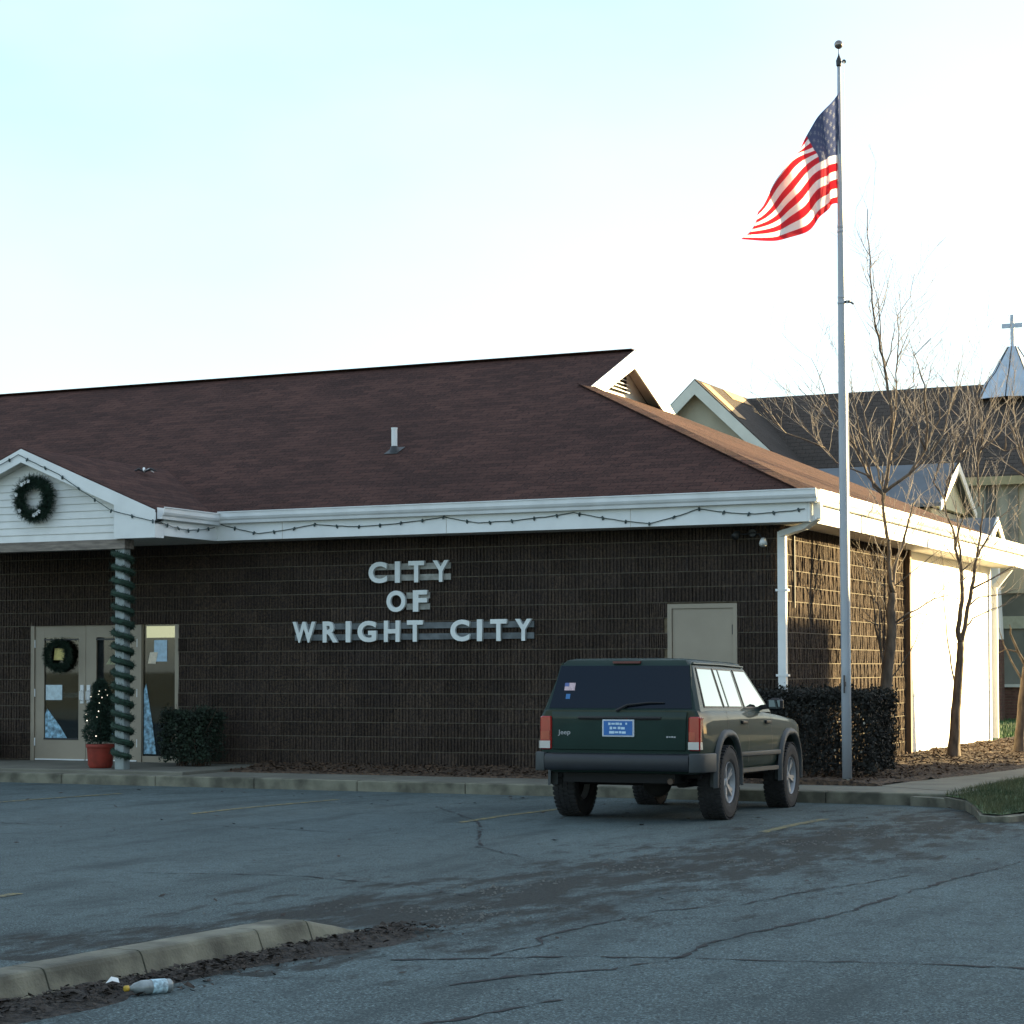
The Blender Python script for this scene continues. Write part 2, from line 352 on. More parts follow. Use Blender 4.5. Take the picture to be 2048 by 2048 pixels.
tag(gb.build('lawn_grass', mat('lawn_blade', (.035, .11, .03), .8, var=.4, scale=3, col2=(.07, .17, .04))), 'green lawn grass between the hall and the church', 'grass', kind='stuff')
# bark chips and dead leaves lying on the beds
cb = MB()
for k in range(9000):
    if k % 3: x, y = random.uniform(.05, 2.2), random.uniform(-1.1, 14); z = bedr(x, y)
    else: x, y = random.uniform(-7.7, .2), random.uniform(-1.15, 0); z = bedz(x, y)
    if k % 3 and x > 1.5+.2*max(0, y+.5)*.8: continue
    t = random.uniform(0, 6.28); a = random.uniform(.012, .04); b1 = random.uniform(.005, .014)
    u = Vector((math.cos(t), math.sin(t), random.gauss(0, .35)))*a; v = Vector((-math.sin(t), math.cos(t), random.gauss(0, .4)))*b1; p = Vector((x, y, z+.008))
    cb.cm = 0 if random.random() < .7 else 1
    cb.add([p-u-v, p+u-v, p+u+v, p-u+v], [(0, 1, 2, 3)])
tag(cb.build('bark_chips', [mat('bark_chip', (.07, .04, .022), .95, var=.5, scale=30), mat('dry_leaf', (.2, .13, .06), .9, var=.4, scale=20)]), 'brown bark chips and dead leaves strewn over the planting beds', 'mulch', kind='stuff')
# ------------------------------------------------------------------ city hall
def block_mat():
    m = mat('split_face_block', (.11, .068, .045), .95, spec=.2); n, l, b = nodes(m)
    pos = n.new('ShaderNodeNewGeometry').outputs['Position']; oi = n.new('ShaderNodeObjectInfo').outputs['Random']
    f = noise_(n, l, pos, 38, 5, .7); g = noise_(n, l, pos, 3, 4)
    c = mixc(n, l, ramp_(n, l, f, .35, .7), (.021, .018, .0185), (.105, .073, .049))
    c = mixc(n, l, math_(n, l, 'MULTIPLY', ramp_(n, l, g, .4, .7), .4), c, (.04, .031, .028))
    c = mixc(n, l, math_(n, l, 'MULTIPLY', ramp_(n, l, noise_(n, l, pos, .9, 5, .6), .5, .75), .5), c, (.028, .024, .024))
    c = mixc(n, l, math_(n, l, 'MULTIPLY', ramp_(n, l, noise_(n, l, pos, 5, 6, .75), .62, .75), .35), c, (.17, .15, .13))
    hs = n.new('ShaderNodeHueSaturation'); l.new(c, hs.inputs['Color']); l.new(math_(n, l, 'ADD', math_(n, l, 'MULTIPLY', oi, .4), .8), hs.inputs['Value'])
    l.new(hs.outputs[0], b.inputs['Base Color'])
    bp = n.new('ShaderNodeBump'); bp.inputs['Strength'].default_value = .9; bp.inputs['Distance'].default_value = .02
    l.new(f, bp.inputs['Height']); l.new(bp.outputs[0], b.inputs['Normal']); return m
m_block = block_mat()
m_mortar = mat('mortar', (.15, .115, .07), .95, var=.2, scale=12, bump=.3)
m_white = mat('white_trim', (.74, .76, .74), .55, var=.05, scale=2.5, bump=.03)
m_gutter = mat('gutter_white', (.72, .74, .73), .4, var=.07, scale=3)
m_soffit = mat('soffit', (.55, .52, .46), .7, var=.08)
m_siding = mat('siding_white', (.72, .73, .70), .6, var=.06, scale=3)
m_tan = mat('tan_metal_paint', (.30, .255, .19), .5, var=.07, scale=2)
m_wood = mat('weathered_beam', (.2, .17, .14), .85, var=.3, scale=4, bump=.3, stretch=(1, 6, 6))
m_dark = mat('dark_metal', (.02, .022, .024), .5, var=.2)
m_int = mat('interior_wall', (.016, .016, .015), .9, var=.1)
def shingles(name, a, b_, axis='front'):
    m = mat(name, a, .95, spec=.15); n, l, b = nodes(m)
    pos = n.new('ShaderNodeNewGeometry').outputs['Position']; mp = n.new('ShaderNodeMapping'); l.new(pos, mp.inputs[0])
    if axis == 'side': mp.inputs['Rotation'].default_value = (0, 0, R(90))
    if axis == 'front': mp.inputs['Rotation'].default_value = (R(-23.8), 0, 0)
    br = n.new('ShaderNodeTexBrick'); l.new(mp.outputs[0], br.inputs['Vector'])
    br.inputs['Scale'].default_value = 1; br.inputs['Brick Width'].default_value = .3; br.inputs['Row Height'].default_value = .14; br.inputs['Mortar Size'].default_value = .008
    br.inputs['Color1'].default_value = (*a, 1); br.inputs['Color2'].default_value = (*b_, 1); br.inputs['Mortar'].default_value = (*[v*.4 for v in a], 1); br.inputs['Bias'].default_value = .1
    c = mixc(n, l, ramp_(n, l, noise_(n, l, pos, 32, 4, .75), .42, .7), br.outputs['Color'], tuple(v*1.35 for v in b_))
    c = mixc(n, l, math_(n, l, 'MULTIPLY', ramp_(n, l, noise_(n, l, pos, .7, 5, .6), .4, .7), .45), c, tuple(v*.7 for v in a))
    l.new(c, b.inputs['Base Color'])
    bp = n.new('ShaderNodeBump'); bp.inputs['Strength'].default_value = 1; bp.inputs['Distance'].default_value = .02
    l.new(math_(n, l, 'SUBTRACT', noise_(n, l, pos, 60, 3), br.outputs['Fac']), bp.inputs['Height']); l.new(bp.outputs[0], b.inputs['Normal']); return m
m_roof = shingles('brown_shingles', (.026, .014, .0125), (.088, .042, .033))
m_roofs = shingles('brown_shingles_side', (.026, .014, .0125), (.088, .042, .033), 'side')

hall = thing('city_hall', 'low ribbed brown block hall with brown hipped roof and white gable porch', 'building', (-8, 5, 0))
EX, EY, ZE, SL = .55, -.57, 3.73, .441
YR = 6.5; ZR = ZE+SL*(YR-EY); XG = -4.78; OV = .2; DG = EX-XG; ZG = ZE+SL*DG; YB = 2*YR-EY; XW = -26
OPEN = [(-12.0, -9.29, 0, 2.26), (-1.58, -.61, 0, 2.365)]
# wall cores (mortar behind the blocks)
wb = MB(); Y0 = .012
def core(x0, x1, z0, z1): wb.box((x0, Y0, z0), (x1, .24, z1))
core(XW, -12.0, -.1, 3.4); core(-12.0, -9.29, 2.26, 3.4); core(-9.29, -1.58, -.1, 3.4); core(-1.58, -.61, 2.365, 3.4); core(-.61, -.012, -.1, 3.4)
wb.box((-.24, .24, -.1), (-.012, 6.42, 3.4)); wall = wb.build('wall', m_mortar, hall)
MB().box((-.3, 6.42, -.1), (.01, 12.98, 3.4)).build('wall', mat('white_painted_wall', (.78, .77, .72), .6, var=.03, scale=1, bump=.05), hall).__setitem__('label', 'smooth white painted end of the side wall')
MB().box((XW, 12.7, -.1), (-.32, 12.98, 3.4)).build('wall', m_mortar, hall)
MB().box((XW, .26, -.1), (XW+.2, 12.68, 3.4)).build('wall', m_mortar, hall)
for z in (1.05, 1.92, 2.75): MB().box((.011, 6.55, z), (.016, 12.9, z+.012)).build('panel_seam', mat('seam', (.5, .48, .42), .7), hall)
# ribbed split-face blocks
BW, BH = .3964, .1852
def block_mesh(k):
    rnd = random.Random(k); n = 8; W = .4064/n; prof = []
    for i in range(n):
        x0 = -.2032+i*W; p = rnd.uniform(.014, .022)
        prof += [(x0+.004, 0.0), (x0+.009, -p), (x0+W-.013, -p+rnd.uniform(-.005, .005)), (x0+W-.008, 0.0)]
    prof[0] = (-BW/2, prof[0][1]); prof[-1] = (BW/2, prof[-1][1])
    V = []; F = []; nn = len(prof)
    for z in (-BH/2, rnd.uniform(-.03, .03), BH/2):
        for (x, y) in prof: V.append((x, y+(rnd.uniform(-.008, .008) if y < -.001 else 0), z))
    for j in range(2):
        for i in range(nn-1): F.append((j*nn+i, j*nn+i+1, (j+1)*nn+i+1, (j+1)*nn+i))
    o = len(V)
    for z in (-BH/2, BH/2): V += [(-BW/2, .02, z), (BW/2, .02, z)]
    F.append(tuple([o+2]+list(range(2*nn, 3*nn))+[o+3])[::1]); F.append(tuple(([o]+list(range(nn))+[o+1])[::-1]))
    F.append((o, 0, nn, 2*nn, o+2)); F.append((o+1, o+3, 3*nn-1, 2*nn-1, nn-1))
    me = bpy.data.meshes.new('block'); me.from_pydata(V, [], F); me.update(); me.materials.append(m_block); return me
BM = [block_mesh(100+k) for k in range(8)]
blocks = []
ZS = -.2605
def course_cells(lo, hi, off, opens):
    x = lo-((lo-off) % .4064)
    while x < hi:
        a, b1 = max(x+.005, lo), min(x+.4014, hi); segs = [(a, b1)]
        for (u, v) in opens:
            ns = []
            for (p, q) in segs:
                if v <= p or u >= q: ns.append((p, q))
                else:
                    if u-p > .05: ns.append((p, u-.004))
                    if q-v > .05: ns.append((v+.004, q))
            segs = ns
        for p, q in segs:
            if q-p > .05: yield p, q
        x += .4064
for c in range(1, 18):
    z0, z1 = ZS+.2032*c+.006, ZS+.2032*(c+1)-.006
    z1 = min(z1, 3.38)
    if z1 < -.05: continue
    off = 0 if c % 2 else .2032
    ops = [(a, b1) for a, b1, p, q in OPEN if p < (z0+z1)/2 < q]
    for p, q in course_cells(-17, -.002, off, ops): blocks.append((Vector(((p+q)/2, 0, (z0+z1)/2)), 0, (q-p)/BW, (z1-z0)/BH))
    for p, q in course_cells(.03, 6.40, off, []): blocks.append((Vector((0, (p+q)/2, (z0+z1)/2)), 90, (q-p)/BW, (z1-z0)/BH))
def show(b1):
    p, a, sx, sz = b1; d = (p-CAM); nrm = Vector((0, -1, 0)) if a == 0 else Vector((1, 0, 0)); L = d.length
    if p.x < -12.65: return 0
    if p.z < .2: return .0001
    return abs(d.normalized().dot(nrm))*sx*sz/L**2
blocks.sort(key=show, reverse=True)
for i, (p, a, sx, sz) in enumerate(blocks[:300]):
    o = bpy.data.objects.new('block', BM[i % 8]); COL.objects.link(o); o.parent = hall; o.location = p-WL[hall]; o.rotation_euler = (0, 0, R(a)); o.scale = (sx, 1, sz)
V = []; F = []
for i, (p, a, sx, sz) in enumerate(blocks[300:]):
    me = BM[i % 8]; o = len(V); rot = Matrix.Rotation(R(a), 3, 'Z')
    V += [tuple(p+rot@Vector((v.co.x*sx, v.co.y, v.co.z*sz))) for v in me.vertices]; F += [tuple(k+o for k in pl.vertices) for pl in me.polygons]
me = bpy.data.meshes.new('further_blocks'); me.from_pydata(V, [], F); me.update()
link('further_blocks', me, m_block, hall)['kind'] = 'stuff'
# bed joints between the courses
m_joint = mat('bed_joint', (.105, .09, .066), .95, var=.25, scale=20)
for c in range(2, 18):
    z = ZS+.2032*c
    if z > 3.36: continue
    ops = [(a, b1) for a, b1, p, q in OPEN if p < z < q]; x = -17
    for a, b1 in ops+[(-.02, 0)]:
        MB().box((x, -.012, z-.005), (a, .011, z+.005)).build('mortar_joint', m_joint, hall); x = b1
    MB().box((-.011, -.0121, z-.0055), (.0165, 6.4, z+.0055)).build('mortar_joint', m_joint, hall)
# roof
def rz(y): return ZE+SL*(y-EY)
rb = MB(); T = (0, 0, -.05)
rb.cm = 0
rb.prism([(XW-.5, EY-.03, rz(EY-.03)), (EX, EY-.03, rz(EY-.03)), (XG, EY+DG, ZG), (XG, YR, ZR), (XW-.5, YR, ZR)], T)
rb.prism([(XW-.5, YR+.001, ZR), (XG, YR+.001, ZR), (XG, YB-DG, ZG), (EX, YB, ZE), (XW-.5, YB, ZE)], T)
# gable overhang of the gablet
DR = EX-XG-OV; ZD = ZE+SL*DR
rb.prism([(XG, EY+DG, ZG+.004), (XG+OV, EY+DR, ZD+.004), (XG+OV, YR, ZR+.004), (XG, YR, ZR+.004)], T)
rb.prism([(XG, YR+.001, ZR+.004), (XG+OV, YR+.001, ZR+.004), (XG+OV, YB-DR, ZD+.004), (XG, YB-DG, ZG+.004)], T)
rb.cm = 1
rb.prism([(EX+.03, EY, ZE-.013), (EX+.03, YB, ZE-.013), (XG, YB-DG, ZG), (XG, EY+DG, ZG)], T)
roof = rb.build('roof', [m_roof, m_roofs], hall)
MB().bar((EX, EY, ZE+.004), (XG, EY+DG, ZG+.004), .2, .012).build('hip_cap', m_roof, roof)
MB().bar((XW, YR, ZR+.008), (XG+OV, YR, ZR+.012), .22, .014).build('ridge_cap', m_roof, roof)
# gablet wall, louvre and rake boards
gw = MB().prism([(XG-.12, EY+DG, ZG-.1), (XG-.12, YB-DG, ZG-.1), (XG-.12, YR, ZR-.04)], (-.05, 0, 0)).build('gablet_wall', m_siding, hall)
lv = MB().box((XG-.119, YR-.42, ZG+.1), (XG-.1, YR+.42, ZG+.52)).build('louvre', m_dark, hall)
for i in range(6): MB().prism([(XG-.1, YR-.4, ZG+.13+i*.065), (XG-.1, YR+.4, ZG+.13+i*.065), (XG-.03, YR+.4, ZG+.1+i*.065), (XG-.03, YR-.4, ZG+.1+i*.065)], (0, 0, .012)).build('slat', m_siding, lv)
for s in (-1, 1):
    ye = YR+s*(YR-EY-DR); q = MB()
    pts = [(XG+OV+.02, ye, ZD-.0), (XG+OV+.02, YR, ZR-.0), (XG+OV+.02, YR, ZR-.3), (XG+OV+.02, ye-s*.45, ZD-.07)]
    q.prism(pts if s > 0 else pts[::-1], (-.03, 0, 0)); q.build('rake_board', m_white, hall)
    pts = [(XG-.1, ye-s*.12, ZD+SL*.12-.08), (XG+OV, ye-s*.12, ZD+SL*.12-.08), (XG+OV, YR, ZR-.08), (XG-.1, YR, ZR-.08)]
    MB().prism(pts, (0, 0, -.012)).build('gablet_soffit', m_soffit, hall)
# eaves: soffit, fascia, gutter
MB().prism([(XW, EY+.08, 3.375), (EX-.08, EY+.08, 3.375), (-.0, .0, 3.375), (XW, .0, 3.375)], (0, 0, -.01)).build('soffit', m_soffit, hall)
MB().prism([(EX-.08, EY+.08, 3.374), (EX-.08, YB-.08, 3.374), (0, 12.98, 3.374), (0, 0, 3.374)], (0, 0, -.01)).build('soffit', m_soffit, hall)
MB().box((-8.33, EY+.05, 3.362), (EX-.052, EY+.078, 3.7)).build('fascia', m_white, hall)
MB().box((XW, EY+.05, 3.362), (-12.81, EY+.078, 3.7)).build('fascia', m_white, hall)
MB().box((EX-.05, EY+.052, 3.361), (EX-.02, YB-.05, 3.699)).build('fascia', m_white, hall)
def gutter(p, q, outv, parent=hall, z=3.605):
    """K-style gutter from p to q, outv points away from the roof"""
    p = Vector(p); q = Vector(q); o = Vector(outv)
    prof = [(0, 0), (.075, 0), (.085, .04), (.105, .06), (.12, .09), (.122, .15), (.135, .152), (.135, .165), (.115, .165), (.11, .09), (.07, .012), (.01, .012), (.008, .16), (0, .16)]
    b_ = MB(); n = len(prof); V = [p+o*a+Vector((0, 0, z+h)) for a, h in prof]+[q+o*a+Vector((0, 0, z+h)) for a, h in prof]
    F = [(i, (i+1) % n, n+(i+1) % n, n+i) for i in range(n)]+[tuple(range(n))[::-1], tuple(range(n, 2*n))]
    b_.add(V, F); return b_.build('gutter', m_gutter, parent)
gutter((-8.2, EY+.048, 0), (EX+.1, EY+.048, 0), (0, -1, 0))
gutter((EX-.018, EY+.06, 0), (EX-.018, YB, 0), (1, 0, 0), z=3.6)
for y in lin(0, 13, 16): MB().box((EX-.017, y, 3.74), (EX+.118, y+.025, 3.772)).build('gutter_hanger', m_gutter, hall)
# small seams on the front fascia
for x in (-7.2, -4.6, -1.9): MB().box((x, EY+.045, 3.364), (x+.006, EY+.05, 3.6)).build('fascia_joint', m_soffit, hall)
def downspout(pts, parent):
    b_ = MB()
    for a, c in zip(pts, pts[1:]): b_.bar(a, c, .105, .075, up=(0, -1, 0) if abs(Vector(c).z-Vector(a).z) > .5 else (0, 0, 1))
    return b_.build('downspout', m_gutter, parent)
downspout([(.6, -.4, 3.62), (.6, -.4, 3.4)], hall); downspout([(.6, -.4, 3.42), (.4, -.3, 3.31), (.03, -.09, 3.24)], hall)
downspout([(.03, -.085, 3.27), (.03, -.085, 1.06)], hall)
downspout([(.1, 12.85, 3.0), (.1, 12.85, .2)], hall); downspout([(.5, 13.3, 3.6), (.1, 12.87, 2.98)], hall)
for z in (1.4, 2.5): MB().box((-.05, -.13, z), (.11, -.03, z+.03)).build('downspout_strap', m_gutter, hall)
MB().box((.012, 6.4, .02), (.1, 6.5, 3.36)).build('corner_post', mat('brown_trim', (.12, .07, .035), .7, var=.2, scale=5), hall)
MB().tube([(.035, .42, 3.3), (.035, .42, 2.3)], .016).build('dark_tube', m_dark, hall)  # thin dark upright tube on the side wall
# ---- porch
PX0, PX1, PC, PY = -12.81, -8.33, -10.57, -2.05
PS = .417; PZ = 3.735; PT = PZ+PS*(PC-PX0)
yv = EY+(PT-ZE)/SL
for s in (-1, 1):
    xe = PC+s*(PX1-PC+.04); pts = [(xe, PY-.02, PZ-PS*.04), (PC, PY-.02, PT), (PC, yv, PT), (xe, EY-.0, PZ-PS*.04)]
    MB().prism(pts[::-1] if s > 0 else pts, (0, 0, -.045)).build('porch_roof', m_roofs, hall)
    # rake board
    q = [(PC+s*.0, PY-.03, PT-.02), (xe, PY-.03, PZ-.03), (xe, PY-.03, PZ-.22), (PC+s*.0, PY-.03, PT-.21)]
    MB().prism(q if s < 0 else q[::-1], (0, .03, 0)).build('rake_board', m_white, hall)
    MB().box((min(PC+s*1.6, xe-.0*s), PY-.028, 3.325), (max(PC+s*1.6, xe), -1.86, 3.56)).build('eave_return', m_white, hall)
    q = [(PC+s*1.6, PY-.027, 3.56), (xe, PY-.027, 3.56), (xe, PY-.027, PZ-.2), (PC+s*1.6, PY-.027, PZ+PS*.64-.2)]
    MB().prism(q if s > 0 else q[::-1], (0, .15, 0)).build('eave_return', m_white, hall)
    q = [(PC, -1.86, PT-.2), (xe, -1.86, PZ-.215), (xe, PY-.0, PZ-.215), (PC, PY, PT-.2)]
    MB().prism(q, (0, 0, .012)).build('rake_soffit', m_soffit, hall)
    MB().box((xe-.03 if s > 0 else xe, -1.858, 3.36), (xe if s > 0 else xe+.03, EY+.05, 3.7)).build('fascia', m_white, hall)
    gutter((xe+.002*s, PY+.02, 0), (xe+.002*s, EY+.02, 0), (s, 0, 0), z=3.58)
MB().box((PX0+.05, -1.855, 3.36), (PX1-.05, .0, 3.372)).build('porch_ceiling', m_soffit, hall)
k = 0; z = 3.33
while z < PT-.25:
    def hw(zz): return min(1.6+.02, (PT-.16-zz)/PS)
    a, c = hw(z), hw(z+.104)
    if c < .05: c = .05
    MB().prism([(PC-a, -1.89, z), (PC+a, -1.89, z), (PC+c, -1.872, z+.104), (PC-c, -1.872, z+.104)], (0, .02, 0)).build('siding_board', m_siding, hall); z += .104
MB().prism([(PC-2.1, -1.85, 3.33), (PC+2.1, -1.85, 3.33), (PC+2.1, -1.85, 3.5), (PC, -1.85, PT-.1), (PC-2.1, -1.85, 3.5)], (0, .05, 0)).build('gable_backing', m_siding, hall)
MB().box((PX0+.5, -2.02, 3.19), (PX1-.5, -1.8, 3.322)).build('porch_beam', m_wood, hall)
for x in (-8.94, -12.2):
    soft(MB().box((x-.075, -1.98, .126), (x+.075, -1.83, 3.19)).build('porch_column', mat('column_paint', (.28, .32, .31), .6, var=.15), hall), .006)
# ---- entrance doors
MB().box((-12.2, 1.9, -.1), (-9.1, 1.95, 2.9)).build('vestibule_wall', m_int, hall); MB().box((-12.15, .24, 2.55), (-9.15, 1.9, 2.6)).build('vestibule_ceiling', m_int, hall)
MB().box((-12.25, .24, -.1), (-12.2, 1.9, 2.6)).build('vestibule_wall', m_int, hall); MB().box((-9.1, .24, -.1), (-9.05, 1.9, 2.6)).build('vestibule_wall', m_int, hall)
MB().box((-12.2, .2, -.1), (-9.1, 1.9, .127)).build('vestibule_floor', mat('vestibule_tile', (.16, .14, .12), .5), hall)
lp = MB().box((-9.75, 1.75, 1.75), (-9.15, 1.88, 2.35)).build('ceiling_light', mat('lit_panel', (1, .86, .5), .5, emit=.42), hall); lp['label'] = 'lit pale yellow lamp panel inside the entrance'
MB().box((-11.2, 1.72, 2.02), (-10.5, 1.88, 2.2)).build('ceiling_light', MATS['lit_panel'], hall)
fr = MB(); zt = 2.255
fr.box((-12.0, .0, .128), (-11.93, .14, zt)); fr.box((-9.36, .0, .128), (-9.292, .14, zt)); fr.box((-11.93, .001, 2.19), (-9.36, .139, zt)); fr.box((-10.03, .001, .128), (-9.96, .138, 2.19))
frame = fr.build('door_frame', m_tan, hall)
def glass_mat():
    m = bpy.data.materials.new('window_glass'); m.use_nodes = True; n = m.node_tree.nodes; l = m.node_tree.links; n.clear()
    o = n.new('ShaderNodeOutputMaterial'); t = n.new('ShaderNodeBsdfTransparent'); t.inputs[0].default_value = (.5, .55, .56, 1); g = n.new('ShaderNodeBsdfGlossy'); g.inputs['Roughness'].default_value = .02
    f = n.new('ShaderNodeFresnel'); f.inputs[0].default_value = 1.6; x = n.new('ShaderNodeMixShader'); l.new(f.outputs[0], x.inputs[0]); l.new(t.outputs[0], x.inputs[1]); l.new(g.outputs[0], x.inputs[2]); l.new(x.outputs[0], o.inputs[0]); return m
m_glass = glass_mat()
def leaf_door(x0, x1, gx0, gx1, handle):
    d = MB(); z0 = .135
    d.box((x0, .02, z0), (gx0, .065, 2.186)); d.box((gx1, .02, z0), (x1, .065, 2.186)); d.box((gx0, .021, z0), (gx1, .064, .445)); d.box((gx0, .021, 2.0), (gx1, .064, 2.186))
    o = d.build('door', m_tan, hall)
    for zz in (.46, 1.97): MB().box((gx0, .01, zz-.012), (gx1, .021, zz+.012)).build('glazing_bead', m_dark, o)
    MB().box((gx0, .038, .445), (gx1, .046, 2.0)).build('pane', m_glass, o)
    MB().box((gx0-.03, .075, 1.09), (gx1+.03, .11, 1.16)).build('push_bar', m_gutter, o)
    MB().box((handle-.03, .0, 1.0), (handle+.03, .02, 1.28)).build('handle_plate', m_gutter, o)
    MB().tube([(handle, .0, 1.2), (handle, -.05, 1.18), (handle, -.05, 1.06), (handle, .0, 1.04)], .01).build('handle', m_gutter, o)
    MB().box((x0+.01, .004, z0), (x1-.01, .02, z0+.02)).build('threshold', m_gutter, o)
    for zz in (.35, 1.1, 1.85): MB().tube([((x0 if handle > (x0+x1)/2 else x1), .012, zz), ((x0 if handle > (x0+x1)/2 else x1), .012, zz+.12)], .011).build('hinge', m_gutter, o)
    return o
leaf_door(-11.925, -10.985, -11.758, -11.115, -11.04); leaf_door(-10.978, -10.038, -10.79, -10.174, -10.92)
sd_ = MB().box((-9.955, .05, .22), (-9.365, .058, 2.19)).build('side_light', m_glass, hall); sd_['label'] = 'tall fixed pane beside the doors'
MB().box((-9.955, .02, .13), (-9.365, .1, .22)).build('side_light_sill', m_tan, hall)
# notices and decorations on the glass
def paper(x0, x1, z0, z1, col, y, label, lean=0, name='notice'):
    q = MB().prism([(x0, y, z0), (x1, y, z0), (x1+lean, y, z1), (x0+lean, y, z1)], (0, .003, 0))
    o = q.build(name, mat('paper_%.2f_%.2f_%.2f' % col, col, .7, var=.12, scale=18)); return tag(o, label, 'notice')
paper(-11.735, -11.43, 1.05, 1.28, (.5, .62, .66), .034, 'pale blue paper notice taped low on the left door glass')
paper(-11.57, -11.38, 1.66, 1.84, (.72, .6, .22), .008, 'small yellow paper in the middle of the door wreath', .02)
paper(-10.62, -10.42, 1.59, 1.7, (.34, .34, .2), .034, 'dull yellow paper on the right door glass beside the column', .08)
paper(-9.76, -9.53, 1.63, 1.95, (.42, .58, .7), .046, 'light blue poster on the narrow side pane')
paper(-9.87, -9.73, 1.6, 1.77, (.72, .62, .48), .042, 'cream paper overlapping the blue poster on the side pane', .04)
def foil_tree(x0, x1, xa, z0, z1, label):
    q = MB().prism([(x0, .034, z0), (x1, .034, z0), (x1*.6+xa*.4, .034, z0*.55+z1*.45), (xa, .034, z1), (x0, .034, z1-.1)], (0, .003, 0))
    return tag(q.build('window_decoration', mat('frosted_blue', (.2, .36, .46), .5, var=.6, scale=18)), label, 'decoration')
foil_tree(-11.745, -11.33, -11.71, .46, .92, 'pale blue frosted shape low in the left door glass'); foil_tree(-10.62, -10.3, -10.34, .47, .7, 'pale blue frosted shape low in the right door glass beside the tub')
o = foil_tree(-9.94, -9.72, -9.9, .25, 1.3, 'tall pale blue frosted shape in the narrow side pane'); o.location.y += .012
# ---- service door
sv = MB(); sv.box((-1.58, -.01, .1), (-1.52, .1, 2.36)); sv.box((-.67, -.01, .1), (-.612, .1, 2.36)); sv.box((-1.52, -.009, 2.3), (-.67, .099, 2.36)); sv.build('door_frame', m_tan, hall)
o = MB().box((-1.515, .012, .12), (-.675, .06, 2.296)).build('door', m_tan, hall); o['label'] = 'plain tan metal service door'
for zz in (.4, 1.15, 1.95): MB().tube([(-.675, .004, zz), (-.675, .004, zz+.13)], .012).build('hinge', m_dark, o)
MB().lathe([(.001, -.05), (.025, -.05), (.03, -.03), (.012, -.02), (.012, .012)], 12, 'Y', (-1.44, .0, 1.05)).build('door_knob', m_gutter, o, smooth=True)
# ---- flood lights under the eave
fl = thing('flood_light', 'small twin-headed flood light on the block wall under the eave', 'light', (-.38, 0, 3.25))
MB().lathe([(.001, -.05), (.05, -.05), (.06, -.03), (.06, -.02)], 14, 'Y', (-.38, 0, 3.27)).build('base', m_dark, fl)
for dx, m, zz in ((-.17, m_dark, 3.26), (.18, m_gutter, 3.16)):
    MB().tube([(-.38, -.04, 3.27), (-.38+dx*.6, -.1, 3.25), (-.38+dx, -.14, zz)], .01).build('arm', m_dark, fl)
    q = MB(); q.tube([(-.38+dx, -.1, zz+.02), (-.38+dx, -.16, zz), (-.38+dx*1.1, -.22, zz-.05)], [.02, .04, .052], 12); q.build('lamp_head', m, fl, smooth=True)
# ---- roof vent, small flashed pipe
vt = thing('roof_vent', 'short white vent pipe standing on the front roof slope', 'vent', (-6.67, 1.87, rz(1.87)))
q = MB(); q.lathe([(.045, -.02), (.045, .34), (.05, .34), (.05, .36), (.04, .36), (.04, .1)], 16, 'Z', (-6.67, 1.87, rz(1.87))); q.build('pipe', m_white, vt, smooth=False)
q = MB(); z0 = rz(1.87); q.prism([(-6.78, 1.74, rz(1.74)+.006), (-6.56, 1.74, rz(1.74)+.006), (-6.56, 2.02, rz(2.02)+.006), (-6.78, 2.02, rz(2.02)+.006)], (0, 0, .008)); q.lathe([(.09, -.04), (.07, .03), (.055, .07), (.05, .08)], 16, 'Z', (-6.67, 1.87, z0)); q.build('flashing', m_dark, vt)
# broken star decoration lying on the porch roof
sx_, sy_ = -10.05, .2; sz_ = PT-PS*abs(sx_-PC)+.015
st = thing('fallen_decoration', 'small dark and white sprig lying on the porch roof', 'decoration', (sx_, sy_, sz_))
for a, ln, mm in ((.3, .2, m_dark), (1.1, .16, m_white), (2.2, .2, m_dark), (3.6, .17, m_dark), (5.2, .14, m_white)):
    MB().tube([(sx_, sy_, sz_+.03), (sx_+.5*ln*math.cos(a), sy_+.5*ln*math.sin(a), sz_+.07), (sx_+ln*math.cos(a), sy_+ln*math.sin(a), sz_+.03)], [.012, .022, .004], 6).build('sprig', mm, st)
# ---- sign letters
m_let = mat('sign_letter', (.66, .7, .68), .45, var=.06, scale=6); m_rail = mat('sign_rail', (.28, .28, .25), .7, var=.25, scale=9); m_rail2 = mat('sign_rail_b', (.11, .125, .13), .7, var=.25, scale=9)
def sign(words, xs, z0, h, rails, label, mr):
    cx = (xs[0]+xs[-1])/2; t = thing('wall_sign', label, 'sign', (cx, -.04, z0), 0, 'lines of letters on the wall')
    for ch, x in zip(words, xs):
        me = letter(ch, 1, 1, None, bold=.034)
        lo = min(v.co.x for v in me.vertices); hi = max(v.co.x for v in me.vertices); zl = min(v.co.z for v in me.vertices); zh = max(v.co.z for v in me.vertices)
        dl = min(v.co.y for v in me.vertices); dh = max(v.co.y for v in me.vertices)
        wd = WID[ch]*h
        for v in me.vertices: v.co = ((v.co.x-(lo+hi)/2)/(hi-lo)*wd, (v.co.y-dh)/(dh-dl)*.045, (v.co.z-zl)/(zh-zl)*h)
        me.update(); o = link('letter', me, m_let, t, False); o.location = (x-cx, -.012, 0)
        o['label'] = 'letter '+ch
    for (a, b1) in rails:
        for zz in (.06, h-.085): MB().box((a, -.05, z0+zz-.03), (b1, -.034, z0+zz+.055)).build('rail', mr, t)
    return t
WID = dict(C=.86, I=.24, T=.78, Y=.86, O=.92, F=.66, W=1.12, R=.78, G=.92, H=.78)
WID = dict(C=.98, I=.26, T=.83, Y=.82, O=1.0, F=.74, W=1.24, R=.82, G=1.0, H=.83)
